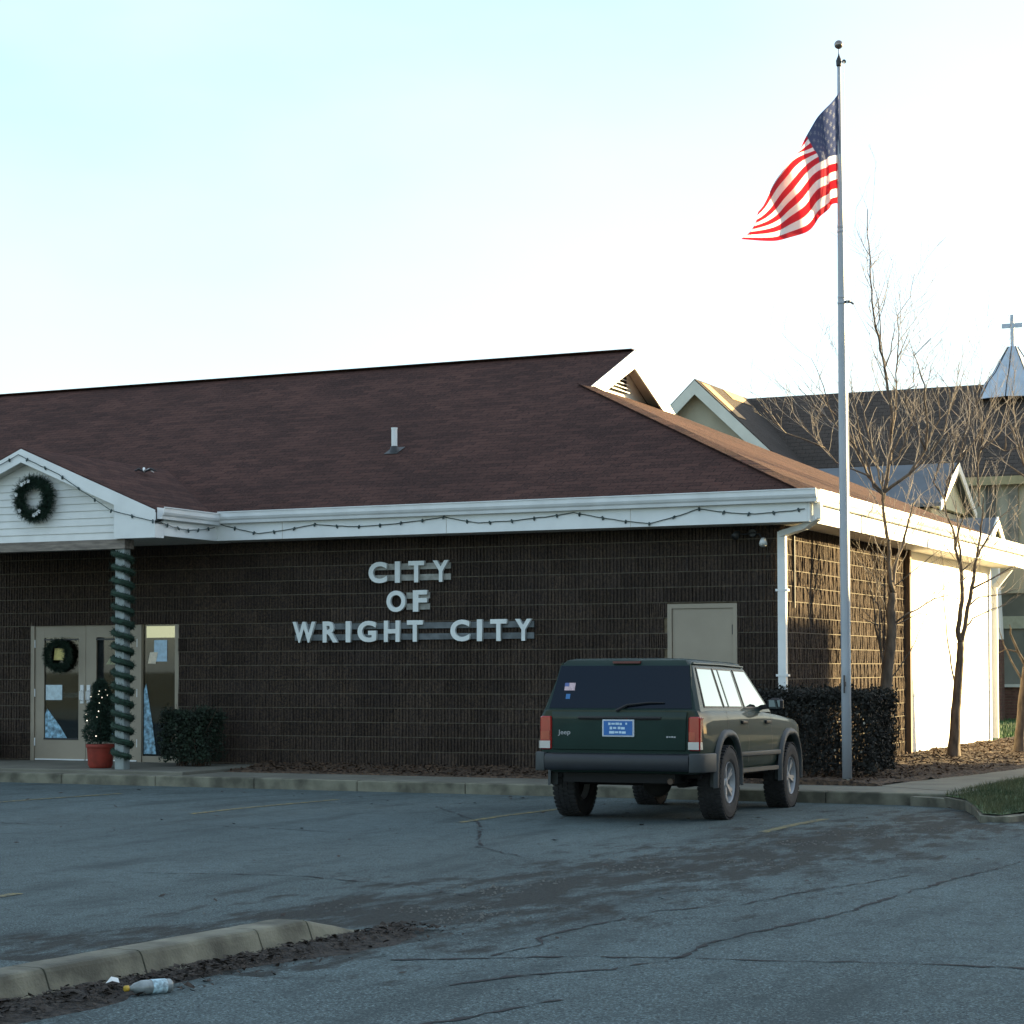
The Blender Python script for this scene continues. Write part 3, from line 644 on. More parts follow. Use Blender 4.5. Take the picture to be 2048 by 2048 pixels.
sign('CITY', [-5.893, -5.58, -5.282, -4.899], 2.72, .3, [(-6.02, -4.765)], 'white raised letters CITY, topmost line on the block wall', m_rail)
sign('OF', [-5.603, -5.223], 2.31, .3, [(-5.46, -5.09)], 'white raised letters OF, middle line on the block wall', m_rail)
sign('WRIGHTCITY', [-7.095, -6.662, -6.371, -6.068, -5.67, -5.305, -4.604, -4.303, -4.014, -3.641], 1.89, .3, [(-7.27, -3.5)], 'long line of white raised letters WRIGHT CITY on the block wall', m_rail2)
# ---- strings of festive lights
m_wire = mat('green_wire', (.03, .05, .045), .7); m_bulb = mat('dark_bulb', (.025, .05, .05), .3)
bulb_me = MB().lathe([(.001, .03), (.012, .025), (.02, .0), (.017, -.03), (.006, -.045), (.001, -.05)], 8, 'Z').mesh('bulb'); bulb_me.materials.append(m_bulb)
def light_string(anchors, label, step=.3, sag=.05):
    t = thing('light_string', label, 'string lights', anchors[0]); P_ = []
    for a, c in zip(anchors, anchors[1:]):
        a = Vector(a); c = Vector(c); k = max(3, int((c-a).length/.08))
        for i in range(k): u = i/k; P_.append(a.lerp(c, u)-Vector((0, 0, sag*4*u*(1-u)*(c-a).length*.5+random.uniform(-.004, .004))))
    P_.append(Vector(anchors[-1])); MB().tube(P_, .006, 5).build('wire', m_wire, t)
    acc = 0
    for a, c in zip(P_, P_[1:]):
        acc += (c-a).length
        if acc > step:
            acc = 0; o = bpy.data.objects.new('bulb', bulb_me); COL.objects.link(o); o.parent = t; o.location = c-WL[t]; o.rotation_euler = (random.uniform(-.5, .5), random.uniform(-.5, .5), 0); o.scale = (.8,)*3
    return t
light_string([(-8.3, -.535, 3.62), (-7.58, -.535, 3.45), (-6.66, -.535, 3.55), (-5.95, -.535, 3.5), (-4.63, -.535, 3.585), (-4.1, -.535, 3.49), (-2.7, -.535, 3.58), (-1.63, -.535, 3.40), (-.94, -.535, 3.57), (-.27, -.535, 3.48), (.47, -.535, 3.52)], 'string of dark bulbs swagged along the white front fascia', .3, .03)
light_string([(PX0-.1, PY-.05, 3.6), (-11.7, PY-.05, 4.12), (PC-.03, PY-.05, PT-.1), (-9.9, PY-.05, 4.26), (-9.0, PY-.05, 3.72), (-8.31, PY-.05, 3.55)], 'string of dark bulbs along the porch gable boards', .3, .015)
light_string([(-8.26, PY-.02, 3.55), (-8.262, -1.3, 3.47), (-8.262, -.62, 3.55)], 'short string of bulbs on the side board of the porch', .22, .04)
# ---- needles
m_need = [mat('fir_needles_dark', (.012, .035, .02), .8, var=.4, scale=20), mat('fir_needles', (.025, .06, .035), .8, var=.4, scale=20)]
def needles(b_, c, d, n, ln, wd=.006, spread=1.0):
    for _ in range(n):
        v = Vector((random.gauss(0, 1), random.gauss(0, 1), random.gauss(0, 1))).normalized()*spread+Vector(d); v = v.normalized()*ln*random.uniform(.6, 1.2)
        s = v.orthogonal().normalized()*wd; s.rotate(Matrix.Rotation(random.uniform(0, 6.28), 3, v)); b_.cm = 0 if random.random() < .6 else 1
        c = Vector(c); b_.add([c-s, c+s, c+v+s*.3, c+v-s*.3], [(0, 1, 2, 3)])
def wreath(c, R_, label, n=420, tr=.055, flowers=(1.7, 1.95, 2.2, 2.9, 3.9, 5.2, 5.4, 5.0)):
    t = thing('wreath', label, 'wreath', c); q = MB(); ring = []
    for i in range(40):
        a = 2*math.pi*i/40; ring.append((c[0]+R_*math.cos(a), c[1], c[2]+R_*math.sin(a)))
    q.tube(ring+[ring[0]], tr*.6, 6, False); q.build('ring', m_need[0], t); q = MB()
    for i in range(n):
        a = random.uniform(0, 6.283); p = (c[0]+R_*math.cos(a), c[1]+random.uniform(-.04, .02), c[2]+R_*math.sin(a)); needles(q, p, (0, -.3, 0), 9, tr*1.5, .005)
    q.build('needles', m_need, t)
    for a in flowers:
        q = MB(); p = Vector((c[0]+R_*math.cos(a), c[1]-tr*1.2, c[2]+R_*math.sin(a)))
        for k in range(5):
            th = 2*math.pi*k/5+a; e = Vector((math.cos(th), -.3, math.sin(th)))*.035; s = Vector((-math.sin(th), 0, math.cos(th)))*.012; q.add([p, p+e*.6-s, p+e, p+e*.6+s], [(0, 1, 2, 3)])
        q.build('white_flower', m_white, t)
    return t
wreath((-10.41, -1.97, 3.94), .25, 'large green wreath with small white flowers on the porch gable', 520, .085)
wreath((-11.46, -.03, 1.73), .2, 'dark wreath hung on the left entrance door', 300, .06, ())
# garland wound round the porch column
t = thing('garland', 'dark green garland wound in spirals round the porch column', 'garland', (-8.94, -1.905, .13)); q = MB(); hp = []
for i in range(420):
    u = i/419; a = -u*15.5*2*math.pi; r_ = .125
    hp.append((-8.94+r_*math.cos(a), -1.905+r_*math.sin(a), .3+u*2.85))
q.tube(hp, .042, 6, False); q.build('core', m_need[0], t); q = MB()
for p in hp: needles(q, p, (0, 0, 0), 22, .07, .006)
q.build('needles', m_need, t)
# potted fir in a red tub
px, py, pz = -9.47, -1.68, .13
tb = thing('plant_tub', 'red round tub holding a small lit fir by the entrance', 'planter', (px, py, pz))
q = MB(); q.lathe([(.001, 0), (.15, 0), (.172, .04), (.188, .28), (.2, .285), (.205, .335), (.188, .335), (.18, .28), (.001, .27)], 28, 'Z', (px, py, pz)); soft(q.build('tub', mat('red_tub', (.27, .035, .02), .6, var=.25, scale=6), tb), .004)
fir = thing('fir_tree', 'small dark fir with tiny white lights growing in the red tub', 'tree', (px, py, pz+.27))
MB().tube([(px, py, pz+.25), (px+.01, py, pz+.7), (px, py, pz+1.22)], [.02, .014, .005], 8).build('trunk', mat('bark', (.06, .04, .025), .9, var=.3, scale=12), fir)
q = MB()
for i in range(620):
    u = random.random(); z = pz+.36+u*.85; a = random.uniform(0, 6.283); r_ = (.27*math.sin(math.pi*min(1, u*.74+.2))**.6*(1-.2*u)+.01)*(.8+.3*noise.noise(Vector((math.cos(a)*1.5, math.sin(a)*1.5, z*4))))
    c = Vector((px+r_*math.cos(a), py+r_*math.sin(a), z-.02)); b0 = Vector((px, py, z+.05))
    for k in range(5): needles(q, b0.lerp(c, .3+.7*k/4), (math.cos(a)*.7, math.sin(a)*.7, .2), 5, .05, .004)
q.build('crown', m_need, fir)
for i in range(14):
    u = random.random(); z = pz+.42+u*.7; r_ = .27*(1-.7*u)+.02; a = random.uniform(3.0, 6.4)
    MB().ball((px+r_*math.cos(a), py+r_*math.sin(a), z), .008, 6, 4).build('light', mat('tiny_lamp', (1, .9, .7), .5, emit=.55), fir)
# clipped shrubs
def leafy(b_, c, n, size, shell, jitter=.03, dirbias=.5):
    """leaf quads scattered over points produced by shell()"""
    for _ in range(n):
        p, nm = shell(); p = Vector(p)+Vector((random.gauss(0, jitter), random.gauss(0, jitter), random.gauss(0, jitter)))
        d = (Vector(nm)*dirbias+Vector((random.gauss(0, 1), random.gauss(0, 1), random.gauss(0, 1)))*.6).normalized(); s = d.orthogonal().normalized(); s.rotate(Matrix.Rotation(random.uniform(0, 6.28), 3, d))
        L = size*random.uniform(.6, 1.3); b_.cm = random.choices(range(c), [5, 4, 1][:c])[0]
        e = d.cross(s); b_.add([p-s*L*.5, p+e*L*.28, p+s*L*.5, p-e*L*.28], [(0, 1, 2, 3)])
def rbox(x0, x1, y0, y1, z0, z1, rnd=.15):
    def f():
        k = random.random()
        u, v, w_ = random.uniform(x0, x1), random.uniform(y0, y1), random.uniform(z0, z1); dpt = abs(random.gauss(0, .07))
        if k < .34: return (u, v, z1-dpt+nz(u*2, v*2, 2, .12)), (0, 0, 1)
        if k < .62: return (u, y0+dpt+nz(u*2, w_*2, 2, .12), w_), (0, -1, 0)
        if k < .74: return (x0+dpt, v, w_), (-1, 0, 0)
        if k < .9: return (x1-dpt+nz(v*2, w_*2, 2, .12), v, w_), (1, 0, 0)
        return (u, v, w_), (0, 0, 1)
    return f
m_sh = [mat('shrub_dark', (.012, .025, .012), .8, var=.4, scale=9), mat('shrub_mid', (.022, .04, .016), .8, var=.4, scale=9)]
m_hd = [mat('hedge_dark', (.014, .014, .01), .8, var=.4, scale=9), mat('hedge_red', (.05, .018, .014), .8, var=.5, scale=6), mat('hedge_mid', (.025, .032, .016), .8, var=.4, scale=9)]
def shrub(name, label, cat, x0, x1, y0, y1, z0, z1, n, size, mats, group=None):
    t = thing(name, label, cat, ((x0+x1)/2, (y0+y1)/2, z0), 0, group); q = MB()
    leafy(q, len(mats), n, size, rbox(x0, x1, y0, y1, z0+.08, z1)); q.build('foliage', mats, t)
    q = MB()
    for k in range(26):
        a = random.uniform(0, 6.28); bx_, by_ = (x0+x1)/2+random.uniform(-.38, .38)*(x1-x0), (y0+y1)/2+random.uniform(-.35, .35)*(y1-y0)
        q.tube([(bx_, by_, z0-.08), (bx_+random.gauss(0, .05), by_+random.gauss(0, .05), (z0+z1)/2), (bx_+random.gauss(0, .12), by_+random.gauss(0, .12), z1+random.uniform(-.1, .14))], [.012, .009, .002], 5)
    q.build('stems', MATS['bark'], t); return t
shrub('clipped_shrub', 'low square clipped dark shrub beside the entrance doors', 'shrub', -8.95, -8.25, -.98, -.36, .14, .88, 9000, .045, m_sh)
shrub('clipped_shrub', 'dark shrub at the left edge of the picture before the block wall', 'shrub', -13.2, -12.35, -.9, -.3, .13, .62, 4500, .045, m_sh)
hg = shrub('hedge', 'dark reddish waist-high hedge round the corner of the block wall', 'hedge', -.75, 1.3, -.55, .75, .15, 1.2, 38000, .045, m_hd)
q = MB()
for k in range(26):
    p = Vector((random.uniform(.75, 1.25), -.58+random.uniform(-.05, .05), random.uniform(.45, .95))); d = Vector((random.gauss(0, 1), random.gauss(0, 1), random.gauss(0, 1))).normalized()*.02; q.add([p-d, p+d.orthogonal()*.6, p+d, p-d.orthogonal()*.6], [(0, 1, 2, 3)])
q.build('pale_leaf', mat('pale_leaves', (.4, .37, .3), .8), hg)['kind'] = 'stuff'
# ---- flagpole and flag
FX, FY = 1.095, -.9
fp = thing('flagpole', 'tall tapered white metal flagpole with ball top beside the hedge', 'flagpole', (FX, FY, .09)); m_pole = mat('pole_aluminium', (.36, .39, .42), .3, metal=.0, var=.05, scale=2)
q = MB(); ln = -.012
zz = [(.05, .061), (1.5, .06), (3.2, .058), (4.6, .056), (5.4, .052), (6.2, .046), (6.9, .042), (7.6, .034), (8.3, .028), (8.98, .022)]
q.tube([(FX-.004*z, FY, z) for z, r_ in zz], [r_ for z, r_ in zz], 20); q.build('pole', m_pole, fp, smooth=True)
for z, r_ in ((6.92, .045), (6.98, .044), (6.03, .052), (6.1, .05)): MB().lathe([(r_-.004, -.02), (r_, -.015), (r_, .015), (r_-.004, .02)], 20, 'Z', (FX-.004*z, FY, z)).build('joint_band', m_pole, fp, smooth=True)
MB().lathe([(.075, .09), (.1, .09), (.1, .12), (.07, .15)], 24, 'Z', (FX, FY, 0)).build('base_collar', m_conc, fp)
q = MB(); q.lathe([(.022, 8.98), (.034, 9.0), (.036, 9.06), (.012, 9.12), (.006, 9.15), (.006, 9.2)], 16, 'Z', (FX-.036, FY, 0)); q.build('truck', m_dark, fp)
MB().ball((FX-.037, FY, 9.26), .055, 16, 12).build('ball', mat('ball_finial', (.25, .22, .2), .25, metal=.8), fp, smooth=True)
q = MB(); q.lathe([(.001, -.01), (.025, -.01), (.018, 0), (.025, .01), (.001, .01)], 14, 'Y', (FX+.03, FY-.0, 9.04)); q.build('pulley', m_dark, fp)
q = MB(); q.tube([(FX+.035, FY-.03, 9.03), (FX+.06, FY-.055, 6.0), (FX+.07, FY-.06, 3.6), (FX+.064, FY-.055, 1.3)], .004, 5); q.build('halyard', m_white, fp)
q = MB(); q.box((FX-.01, FY-.09, 1.28), (FX+.01, FY-.06, 1.34)); q.bar((FX, FY-.1, 1.2), (FX, FY-.1, 1.42), .018, .018); q.build('cleat', m_dark, fp)
q = MB(); q.box((FX+.0, FY-.03, 6.02), (FX+.09, FY+.0, 6.05)); q.tube([(FX+.09, FY-.015, 6.03), (FX+.13, FY-.02, 6.0)], .012, 6); q.build('bracket', m_dark, fp)
FLAG = [[(1.086, -0.955, 8.655), (1.08, -0.945, 8.302), (1.075, -0.935, 7.936), (1.069, -0.925, 7.607), (1.064, -0.916, 7.273)], [(0.869, -0.915, 8.446), (0.892, -0.916, 8.167), (0.916, -0.918, 7.9), (0.934, -0.921, 7.572), (0.929, -0.868, 7.264)], [(0.717, -1.215, 8.085), (0.799, -1.193, 7.925), (0.898, -1.23, 7.763), (0.909, -1.235, 7.433), (0.898, -1.184, 7.06)], [(0.522, -0.852, 7.743), (0.469, -1.121, 7.815), (0.521, -1.067, 7.57), (0.61, -1.07, 7.248), (0.642, -1.098, 6.902)], [(0.459, -0.868, 7.392), (0.347, -1.276, 7.493), (0.407, -1.329, 7.258), (0.431, -1.309, 7.017), (0.403, -1.369, 6.779)], [(0.258, -0.898, 7.165), (0.131, -1.234, 7.211), (0.11, -1.293, 7.051), (0.056, -1.368, 6.922), (-0.078, -1.317, 6.844)]]
def catmull(P, t):
    n = len(P)-1; t = max(0, min(n-1e-6, t*n)); i = int(t); u = t-i; g = lambda k: P[max(0, min(n, k))]
    a, b1, c, d = g(i-1), g(i), g(i+1), g(i+2)
    return .5*((2*b1)+(c-a)*u+(2*a-5*b1+4*c-d)*u*u+(3*b1-a-3*c+d)*u**3)
def flag_mat():
    m = bpy.data.materials.new('flag_cloth'); m.use_nodes = True; n = m.node_tree.nodes; l = m.node_tree.links; n.clear()
    o = n.new('ShaderNodeOutputMaterial'); uv = n.new('ShaderNodeUVMap'); uv.uv_map = 'uv'; sp = n.new('ShaderNodeSeparateXYZ'); l.new(uv.outputs[0], sp.inputs[0]); U, V = sp.outputs[0], sp.outputs[1]
    st = math_(n, l, 'GREATER_THAN', math_(n, l, 'MODULO', math_(n, l, 'MULTIPLY', V, 6.5), 1), .5)
    red = (.72, .1, .13); wh = (.9, .9, .9)
    c = mixc(n, l, st, red, wh)
    can = math_(n, l, 'MULTIPLY', math_(n, l, 'LESS_THAN', U, .4), math_(n, l, 'LESS_THAN', V, 7/13))
    # five-pointed stars on the staggered 11 x 9 grid
    gu = math_(n, l, 'MULTIPLY', U, 12/.4); gv = math_(n, l, 'MULTIPLY', V, 10/(7/13))
    ru = math_(n, l, 'ROUND', gu); rv = math_(n, l, 'ROUND', gv)
    du = math_(n, l, 'MULTIPLY', math_(n, l, 'SUBTRACT', gu, ru), 1.17); dv = math_(n, l, 'SUBTRACT', gv, rv)
    rad = math_(n, l, 'SQRT', math_(n, l, 'ADD', math_(n, l, 'MULTIPLY', du, du), math_(n, l, 'MULTIPLY', dv, dv)))
    ang = math_(n, l, 'ARCTAN2', du, dv)
    lim = math_(n, l, 'ADD', .34, math_(n, l, 'MULTIPLY', math_(n, l, 'COSINE', math_(n, l, 'ADD', math_(n, l, 'MULTIPLY', ang, 5), math.pi)), .17))
    even = math_(n, l, 'LESS_THAN', math_(n, l, 'MODULO', math_(n, l, 'ADD', math_(n, l, 'ADD', ru, rv), 100), 2), .5)
    star = math_(n, l, 'MULTIPLY', math_(n, l, 'LESS_THAN', rad, lim), even)
    ok = math_(n, l, 'MULTIPLY', math_(n, l, 'MULTIPLY', math_(n, l, 'GREATER_THAN', ru, .5), math_(n, l, 'LESS_THAN', ru, 11.5)), math_(n, l, 'MULTIPLY', math_(n, l, 'GREATER_THAN', rv, .5), math_(n, l, 'LESS_THAN', rv, 9.5)))
    star = math_(n, l, 'MULTIPLY', star, ok)
    c = mixc(n, l, can, c, mixc(n, l, star, (.2, .23, .35), (.4, .42, .48)))
    d = n.new('ShaderNodeBsdfDiffuse'); t = n.new('ShaderNodeBsdfTranslucent'); l.new(c, d.inputs[0]); l.new(c, t.inputs[0]); x = n.new('ShaderNodeMixShader'); x.inputs[0].default_value = .72
    l.new(d.outputs[0], x.inputs[1]); l.new(t.outputs[0], x.inputs[2]); l.new(x.outputs[0], o.inputs[0]); return m
NU, NV = 90, 52; V = []; F = []; UV = []
cols = [[Vector(p) for p in c] for c in FLAG]
for i in range(NU+1):
    u = i/NU; cp = [catmull([cols[k][j] for k in range(6)], u) for j in range(5)]
    for j in range(NV+1):
        v = j/NV; p = catmull(cp, v)
        p += Vector((.3, .9, 0))*(.03*math.sin(u*21+v*2.5)*min(1, u*4)+.015*math.sin(u*9-v*9)*u)
        V.append(p); UV.append((u, v))
for i in range(NU):
    for j in range(NV): F.append((i*(NV+1)+j, i*(NV+1)+j+1, (i+1)*(NV+1)+j+1, (i+1)*(NV+1)+j))
me = bpy.data.meshes.new('flag'); me.from_pydata([tuple(p) for p in V], [], F); me.update(); uvl = me.uv_layers.new(name='uv')
for lp_ in me.loops: uvl.data[lp_.index].uv = UV[lp_.vertex_index]
fo = link('flag', me, flag_mat(), None, smooth=True); tag(fo, 'red and white striped flag with blue starred corner drooping from the pole', 'flag')
sm = fo.modifiers.new('thick', 'SOLIDIFY'); sm.thickness = .003; sm.offset = 0
fo.data.transform(Matrix.Translation((-1.06, .9, -7.9))); fo.location = (1.06, -.9, 7.9)
# ------------------------------------------------------------------ bare trees
m_barkA = mat('tree_bark', (.11, .085, .065), .9, var=.4, scale=14, bump=.5, stretch=(1, 1, .3)); m_twig = mat('twig_bark', (.27, .235, .2), .85, var=.3, scale=18)
def bare_tree(limbs, label, base, seed, extra=1.0, drift=.25):
    rnd = random.Random(seed); t = thing('bare_tree', label, 'tree', base, 0, 'young bare trees beside the hall')
    vd = Vector((cv.x, cv.y, 0)).normalized()
    tr = [Vector(p) for p in limbs[0][1]]; tb_ = MB(); r0 = limbs[0][0]
    tr[0].z = base[2]-.05
    # trunk with root flare
    dense = []
    for a, c in zip(tr, tr[1:]):
        for k in range(4): dense.append(a.lerp(c, k/4)+Vector((rnd.gauss(0, .004), rnd.gauss(0, .004), 0)))
    dense.append(tr[-1]); n = len(dense)
    tb_.tube(dense, [r0*(1.25-.55*i/(n-1)+.5*math.exp(-i/1.2)) for i in range(n)], 12); tb_.build('trunk', m_barkA, t, smooth=True)
    known = [(p, r0) for p in dense]; lb = MB(); tw = MB(); segs = []
    for rad, pts in limbs[1:]:
        P_ = [Vector(p) for p in pts]
        best = min(known, key=lambda k: (k[0]-P_[0]).length); off = best[0]-P_[0]; g = rnd.uniform(-drift, drift)
        L = 0; Q = []
        for i, p in enumerate(P_):
            if i: L += (P_[i]-P_[i-1]).length
            Q.append(p+off*max(0, 1-L/.6)+(vd*off.dot(vd)*min(1, L/.6))+vd*g*L)
        D_ = []
        for a, c in zip(Q, Q[1:]):
            k = max(2, int((c-a).length/.12))
            for i in range(k): D_.append(a.lerp(c, i/k)+Vector((rnd.gauss(0, .006), rnd.gauss(0, .006), 0)))
        D_.append(Q[-1]); n = len(D_); rr = [max(.0035, rad*(1-.8*i/(n-1))) for i in range(n)]
        lb.tube(D_, rr, 7); known += list(zip(D_, rr)); segs += [(D_[i], (D_[min(i+1, n-1)]-D_[max(0, i-1)]).normalized(), rr[i], i/n) for i in range(2, n)]
    lb.build('limbs', m_barkA, t, smooth=True)
    def twig(p, d, ln, r_, lev):
        pts = [p]; dd = d.copy(); k = max(3, int(ln/.09))
        for i in range(k):
            dd = (dd+Vector((rnd.gauss(0, .1), rnd.gauss(0, .1), rnd.gauss(0, .06)+.05))).normalized(); pts.append(pts[-1]+dd*ln/k)
        tw.tube(pts, [max(.002, r_*(1-.72*i/k)) for i in range(k+1)], 4, False)
        if lev > 0:
            for i in range(1, k+1):
                if rnd.random() < .33:
                    s = Vector((rnd.gauss(0, 1), rnd.gauss(0, 1), rnd.gauss(.3, .5))).normalized(); twig(pts[i], (dd*.8+s*.55).normalized(), ln*rnd.uniform(.3, .6), r_*.6, lev-1)
    for p, d, r_, u in segs:
        if p.z > base[2]+2.2 and rnd.random() < .72*extra:
            s = Vector((rnd.gauss(0, 1), rnd.gauss(0, 1), rnd.gauss(.1, .4))).normalized(); twig(p, (d*.75+s*.6+Vector((0, 0, .15))).normalized(), rnd.uniform(.3, 1.0), min(r_*.7, .0075), 2)
    tw.build('twigs', m_twig, t)['kind'] = 'stuff'; return t
TREE_A=[
(0.075, [(0.73, 2.26, 0.23), (0.75, 2.26, 0.63), (0.76, 2.24, 1.03), (0.8, 2.25, 1.52), (0.85, 2.26, 1.82), (0.86, 2.26, 2.08), (0.86, 2.25, 2.32), (0.88, 2.25, 2.54)]),
(0.04, [(0.88, 2.25, 2.54), (0.87, 2.16, 2.82), (0.87, 2.16, 3.22), (0.85, 2.08, 3.55), (0.86, 1.98, 3.8), (0.89, 1.89, 3.99), (0.92, 1.82, 4.18)]),
(0.035, [(0.88, 2.25, 2.54), (0.88, 2.33, 2.7), (0.9, 2.41, 2.97), (0.98, 2.52, 3.19), (1.09, 2.48, 3.47), (1.16, 2.46, 3.7), (1.2, 2.5, 3.83)]),
(0.028, [(0.8, 2.17, 3.82), (0.84, 2.26, 4.3), (0.84, 2.35, 4.73), (0.87, 2.24, 4.96), (0.82, 2.24, 5.28), (0.77, 2.25, 5.55), (0.76, 2.24, 5.66), (0.72, 2.13, 5.85), (0.7, 2.11, 6.04), (0.67, 1.98, 6.23), (0.6, 2.04, 6.79), (0.56, 2.11, 7.11), (0.52, 2.1, 7.43), (0.54, 2.04, 7.73)]),
(0.01, [(0.74, 2.06, 5.91), (0.75, 2.09, 6.05), (0.73, 2.17, 6.3), (0.66, 2.21, 6.68), (0.61, 2.18, 7.16)]),
(0.012, [(0.79, 2.1, 5.62), (0.87, 2.16, 5.85), (0.94, 2.16, 6.15), (0.99, 2.09, 6.26)]),
(0.018, [(0.88, 2.17, 4.91), (0.92, 2.26, 5.05), (0.99, 2.17, 5.22), (1.03, 2.06, 5.41), (1.04, 2.09, 5.68), (1.13, 2.06, 5.92), (1.24, 2.12, 6.19)]),
(0.01, [(1.01, 2.2, 5.68), (1.06, 2.17, 6.15), (1.02, 2.27, 6.41), (1.19, 2.26, 6.65), (1.28, 2.26, 6.98)]),
(0.02, [(0.78, 2.15, 3.88), (0.66, 2.13, 3.99), (0.58, 2.02, 4.4), (0.5, 1.93, 4.83), (0.44, 1.96, 5.23), (0.42, 1.89, 5.36)]),
(0.02, [(0.76, 2.14, 3.86), (0.57, 2.15, 4.14), (0.5, 2.01, 4.42), (0.46, 1.87, 4.57), (0.31, 1.72, 4.73), (0.2, 1.74, 4.9), (0.04, 1.69, 4.99), (-0.12, 1.54, 5.23), (-0.2, 1.45, 5.33)]),
(0.016, [(0.77, 2.15, 3.99), (0.69, 2.08, 4.46), (0.63, 1.92, 4.9), (0.61, 1.95, 5.15), (0.45, 1.98, 5.37)]),
(0.014, [(0.5, 2.01, 4.42), (0.38, 2.0, 4.72), (0.24, 2.05, 4.94), (0.1, 1.86, 5.13), (0.14, 1.81, 5.29)]),
(0.014, [(0.59, 2.06, 4.09), (0.18, 1.94, 4.34), (0.06, 1.85, 4.55), (-0.14, 1.87, 4.75), (-0.27, 1.83, 4.96)]),
(0.012, [(0.07, 1.81, 4.53), (-0.17, 1.63, 4.66), (-0.36, 1.47, 4.74), (-0.5, 1.38, 4.9), (-0.55, 1.26, 5.01)]),
(0.012, [(0.26, 1.89, 4.75), (0.11, 1.93, 5.05), (-0.01, 1.81, 5.5), (-0.09, 1.64, 5.74)]),
(0.024, [(1.17, 2.34, 3.82), (1.3, 2.3, 4.12), (1.31, 2.37, 4.5), (1.34, 2.34, 4.8), (1.32, 2.26, 5.15), (1.33, 2.15, 5.34), (1.23, 2.22, 5.54), (1.18, 2.17, 5.75), (1.39, 2.18, 5.96)]),
(0.016, [(1.28, 2.38, 4.11), (1.46, 2.34, 4.39), (1.58, 2.29, 4.68), (1.65, 2.36, 5.0), (1.69, 2.28, 5.3), (1.59, 2.1, 5.5)]),
(0.014, [(1.31, 2.38, 4.5), (1.2, 2.25, 4.8), (1.06, 2.31, 5.02), (1.07, 2.2, 5.28), (1.16, 2.25, 5.36), (1.14, 2.3, 5.79)]),
(0.014, [(1.31, 2.38, 4.5), (1.36, 2.52, 4.76), (1.46, 2.56, 4.93), (1.46, 2.48, 5.23), (1.45, 2.44, 5.37)]),
(0.012, [(1.01, 2.24, 4.38), (1.11, 2.26, 4.75), (1.24, 2.24, 4.9), (1.2, 2.32, 5.22)]),
(0.014, [(0.88, 2.18, 4.3), (1.01, 2.24, 4.42), (1.09, 2.15, 4.57), (1.21, 2.13, 4.85), (1.43, 2.16, 5.09)]),
(0.016, [(0.87, 2.26, 2.06), (1.06, 2.27, 2.24), (1.16, 2.41, 2.3), (1.36, 2.41, 2.44), (1.55, 2.37, 2.49), (1.69, 2.55, 2.44)]),
(0.011, [(0.86, 2.26, 2.08), (0.95, 2.43, 2.14), (1.18, 2.5, 2.26), (1.36, 2.69, 2.24), (1.48, 2.79, 2.18)]),
(0.011, [(0.85, 2.28, 1.25), (0.96, 2.39, 1.46), (1.15, 2.46, 1.86), (1.36, 2.43, 2.34), (1.5, 2.41, 2.65), (1.51, 2.51, 2.84)]),
(0.012, [(0.79, 2.24, 1.5), (0.69, 2.3, 1.66), (0.67, 2.24, 1.92), (0.63, 2.26, 2.1), (0.47, 2.26, 2.27), (0.33, 2.23, 2.37)]),
(0.018, [(0.72, 2.22, 1.36), (0.7, 2.2, 1.72), (0.66, 2.21, 2.06), (0.63, 2.24, 2.42), (0.6, 2.15, 2.82), (0.47, 2.19, 3.15)]),
(0.016, [(0.72, 2.21, 1.7), (0.75, 2.1, 2.02), (0.73, 2.2, 2.42), (0.7, 2.29, 2.83), (0.61, 2.28, 3.15)]),
(0.012, [(0.78, 2.23, 1.82), (0.76, 2.31, 2.22), (0.76, 2.2, 2.62), (0.76, 2.31, 3.03)]),
(0.01, [(0.67, 2.17, 2.06), (0.59, 2.02, 2.12), (0.49, 1.88, 2.22)]),
(0.011, [(0.89, 2.25, 2.62), (1.02, 2.33, 2.74), (1.25, 2.49, 2.96), (1.5, 2.71, 3.21)]),
]
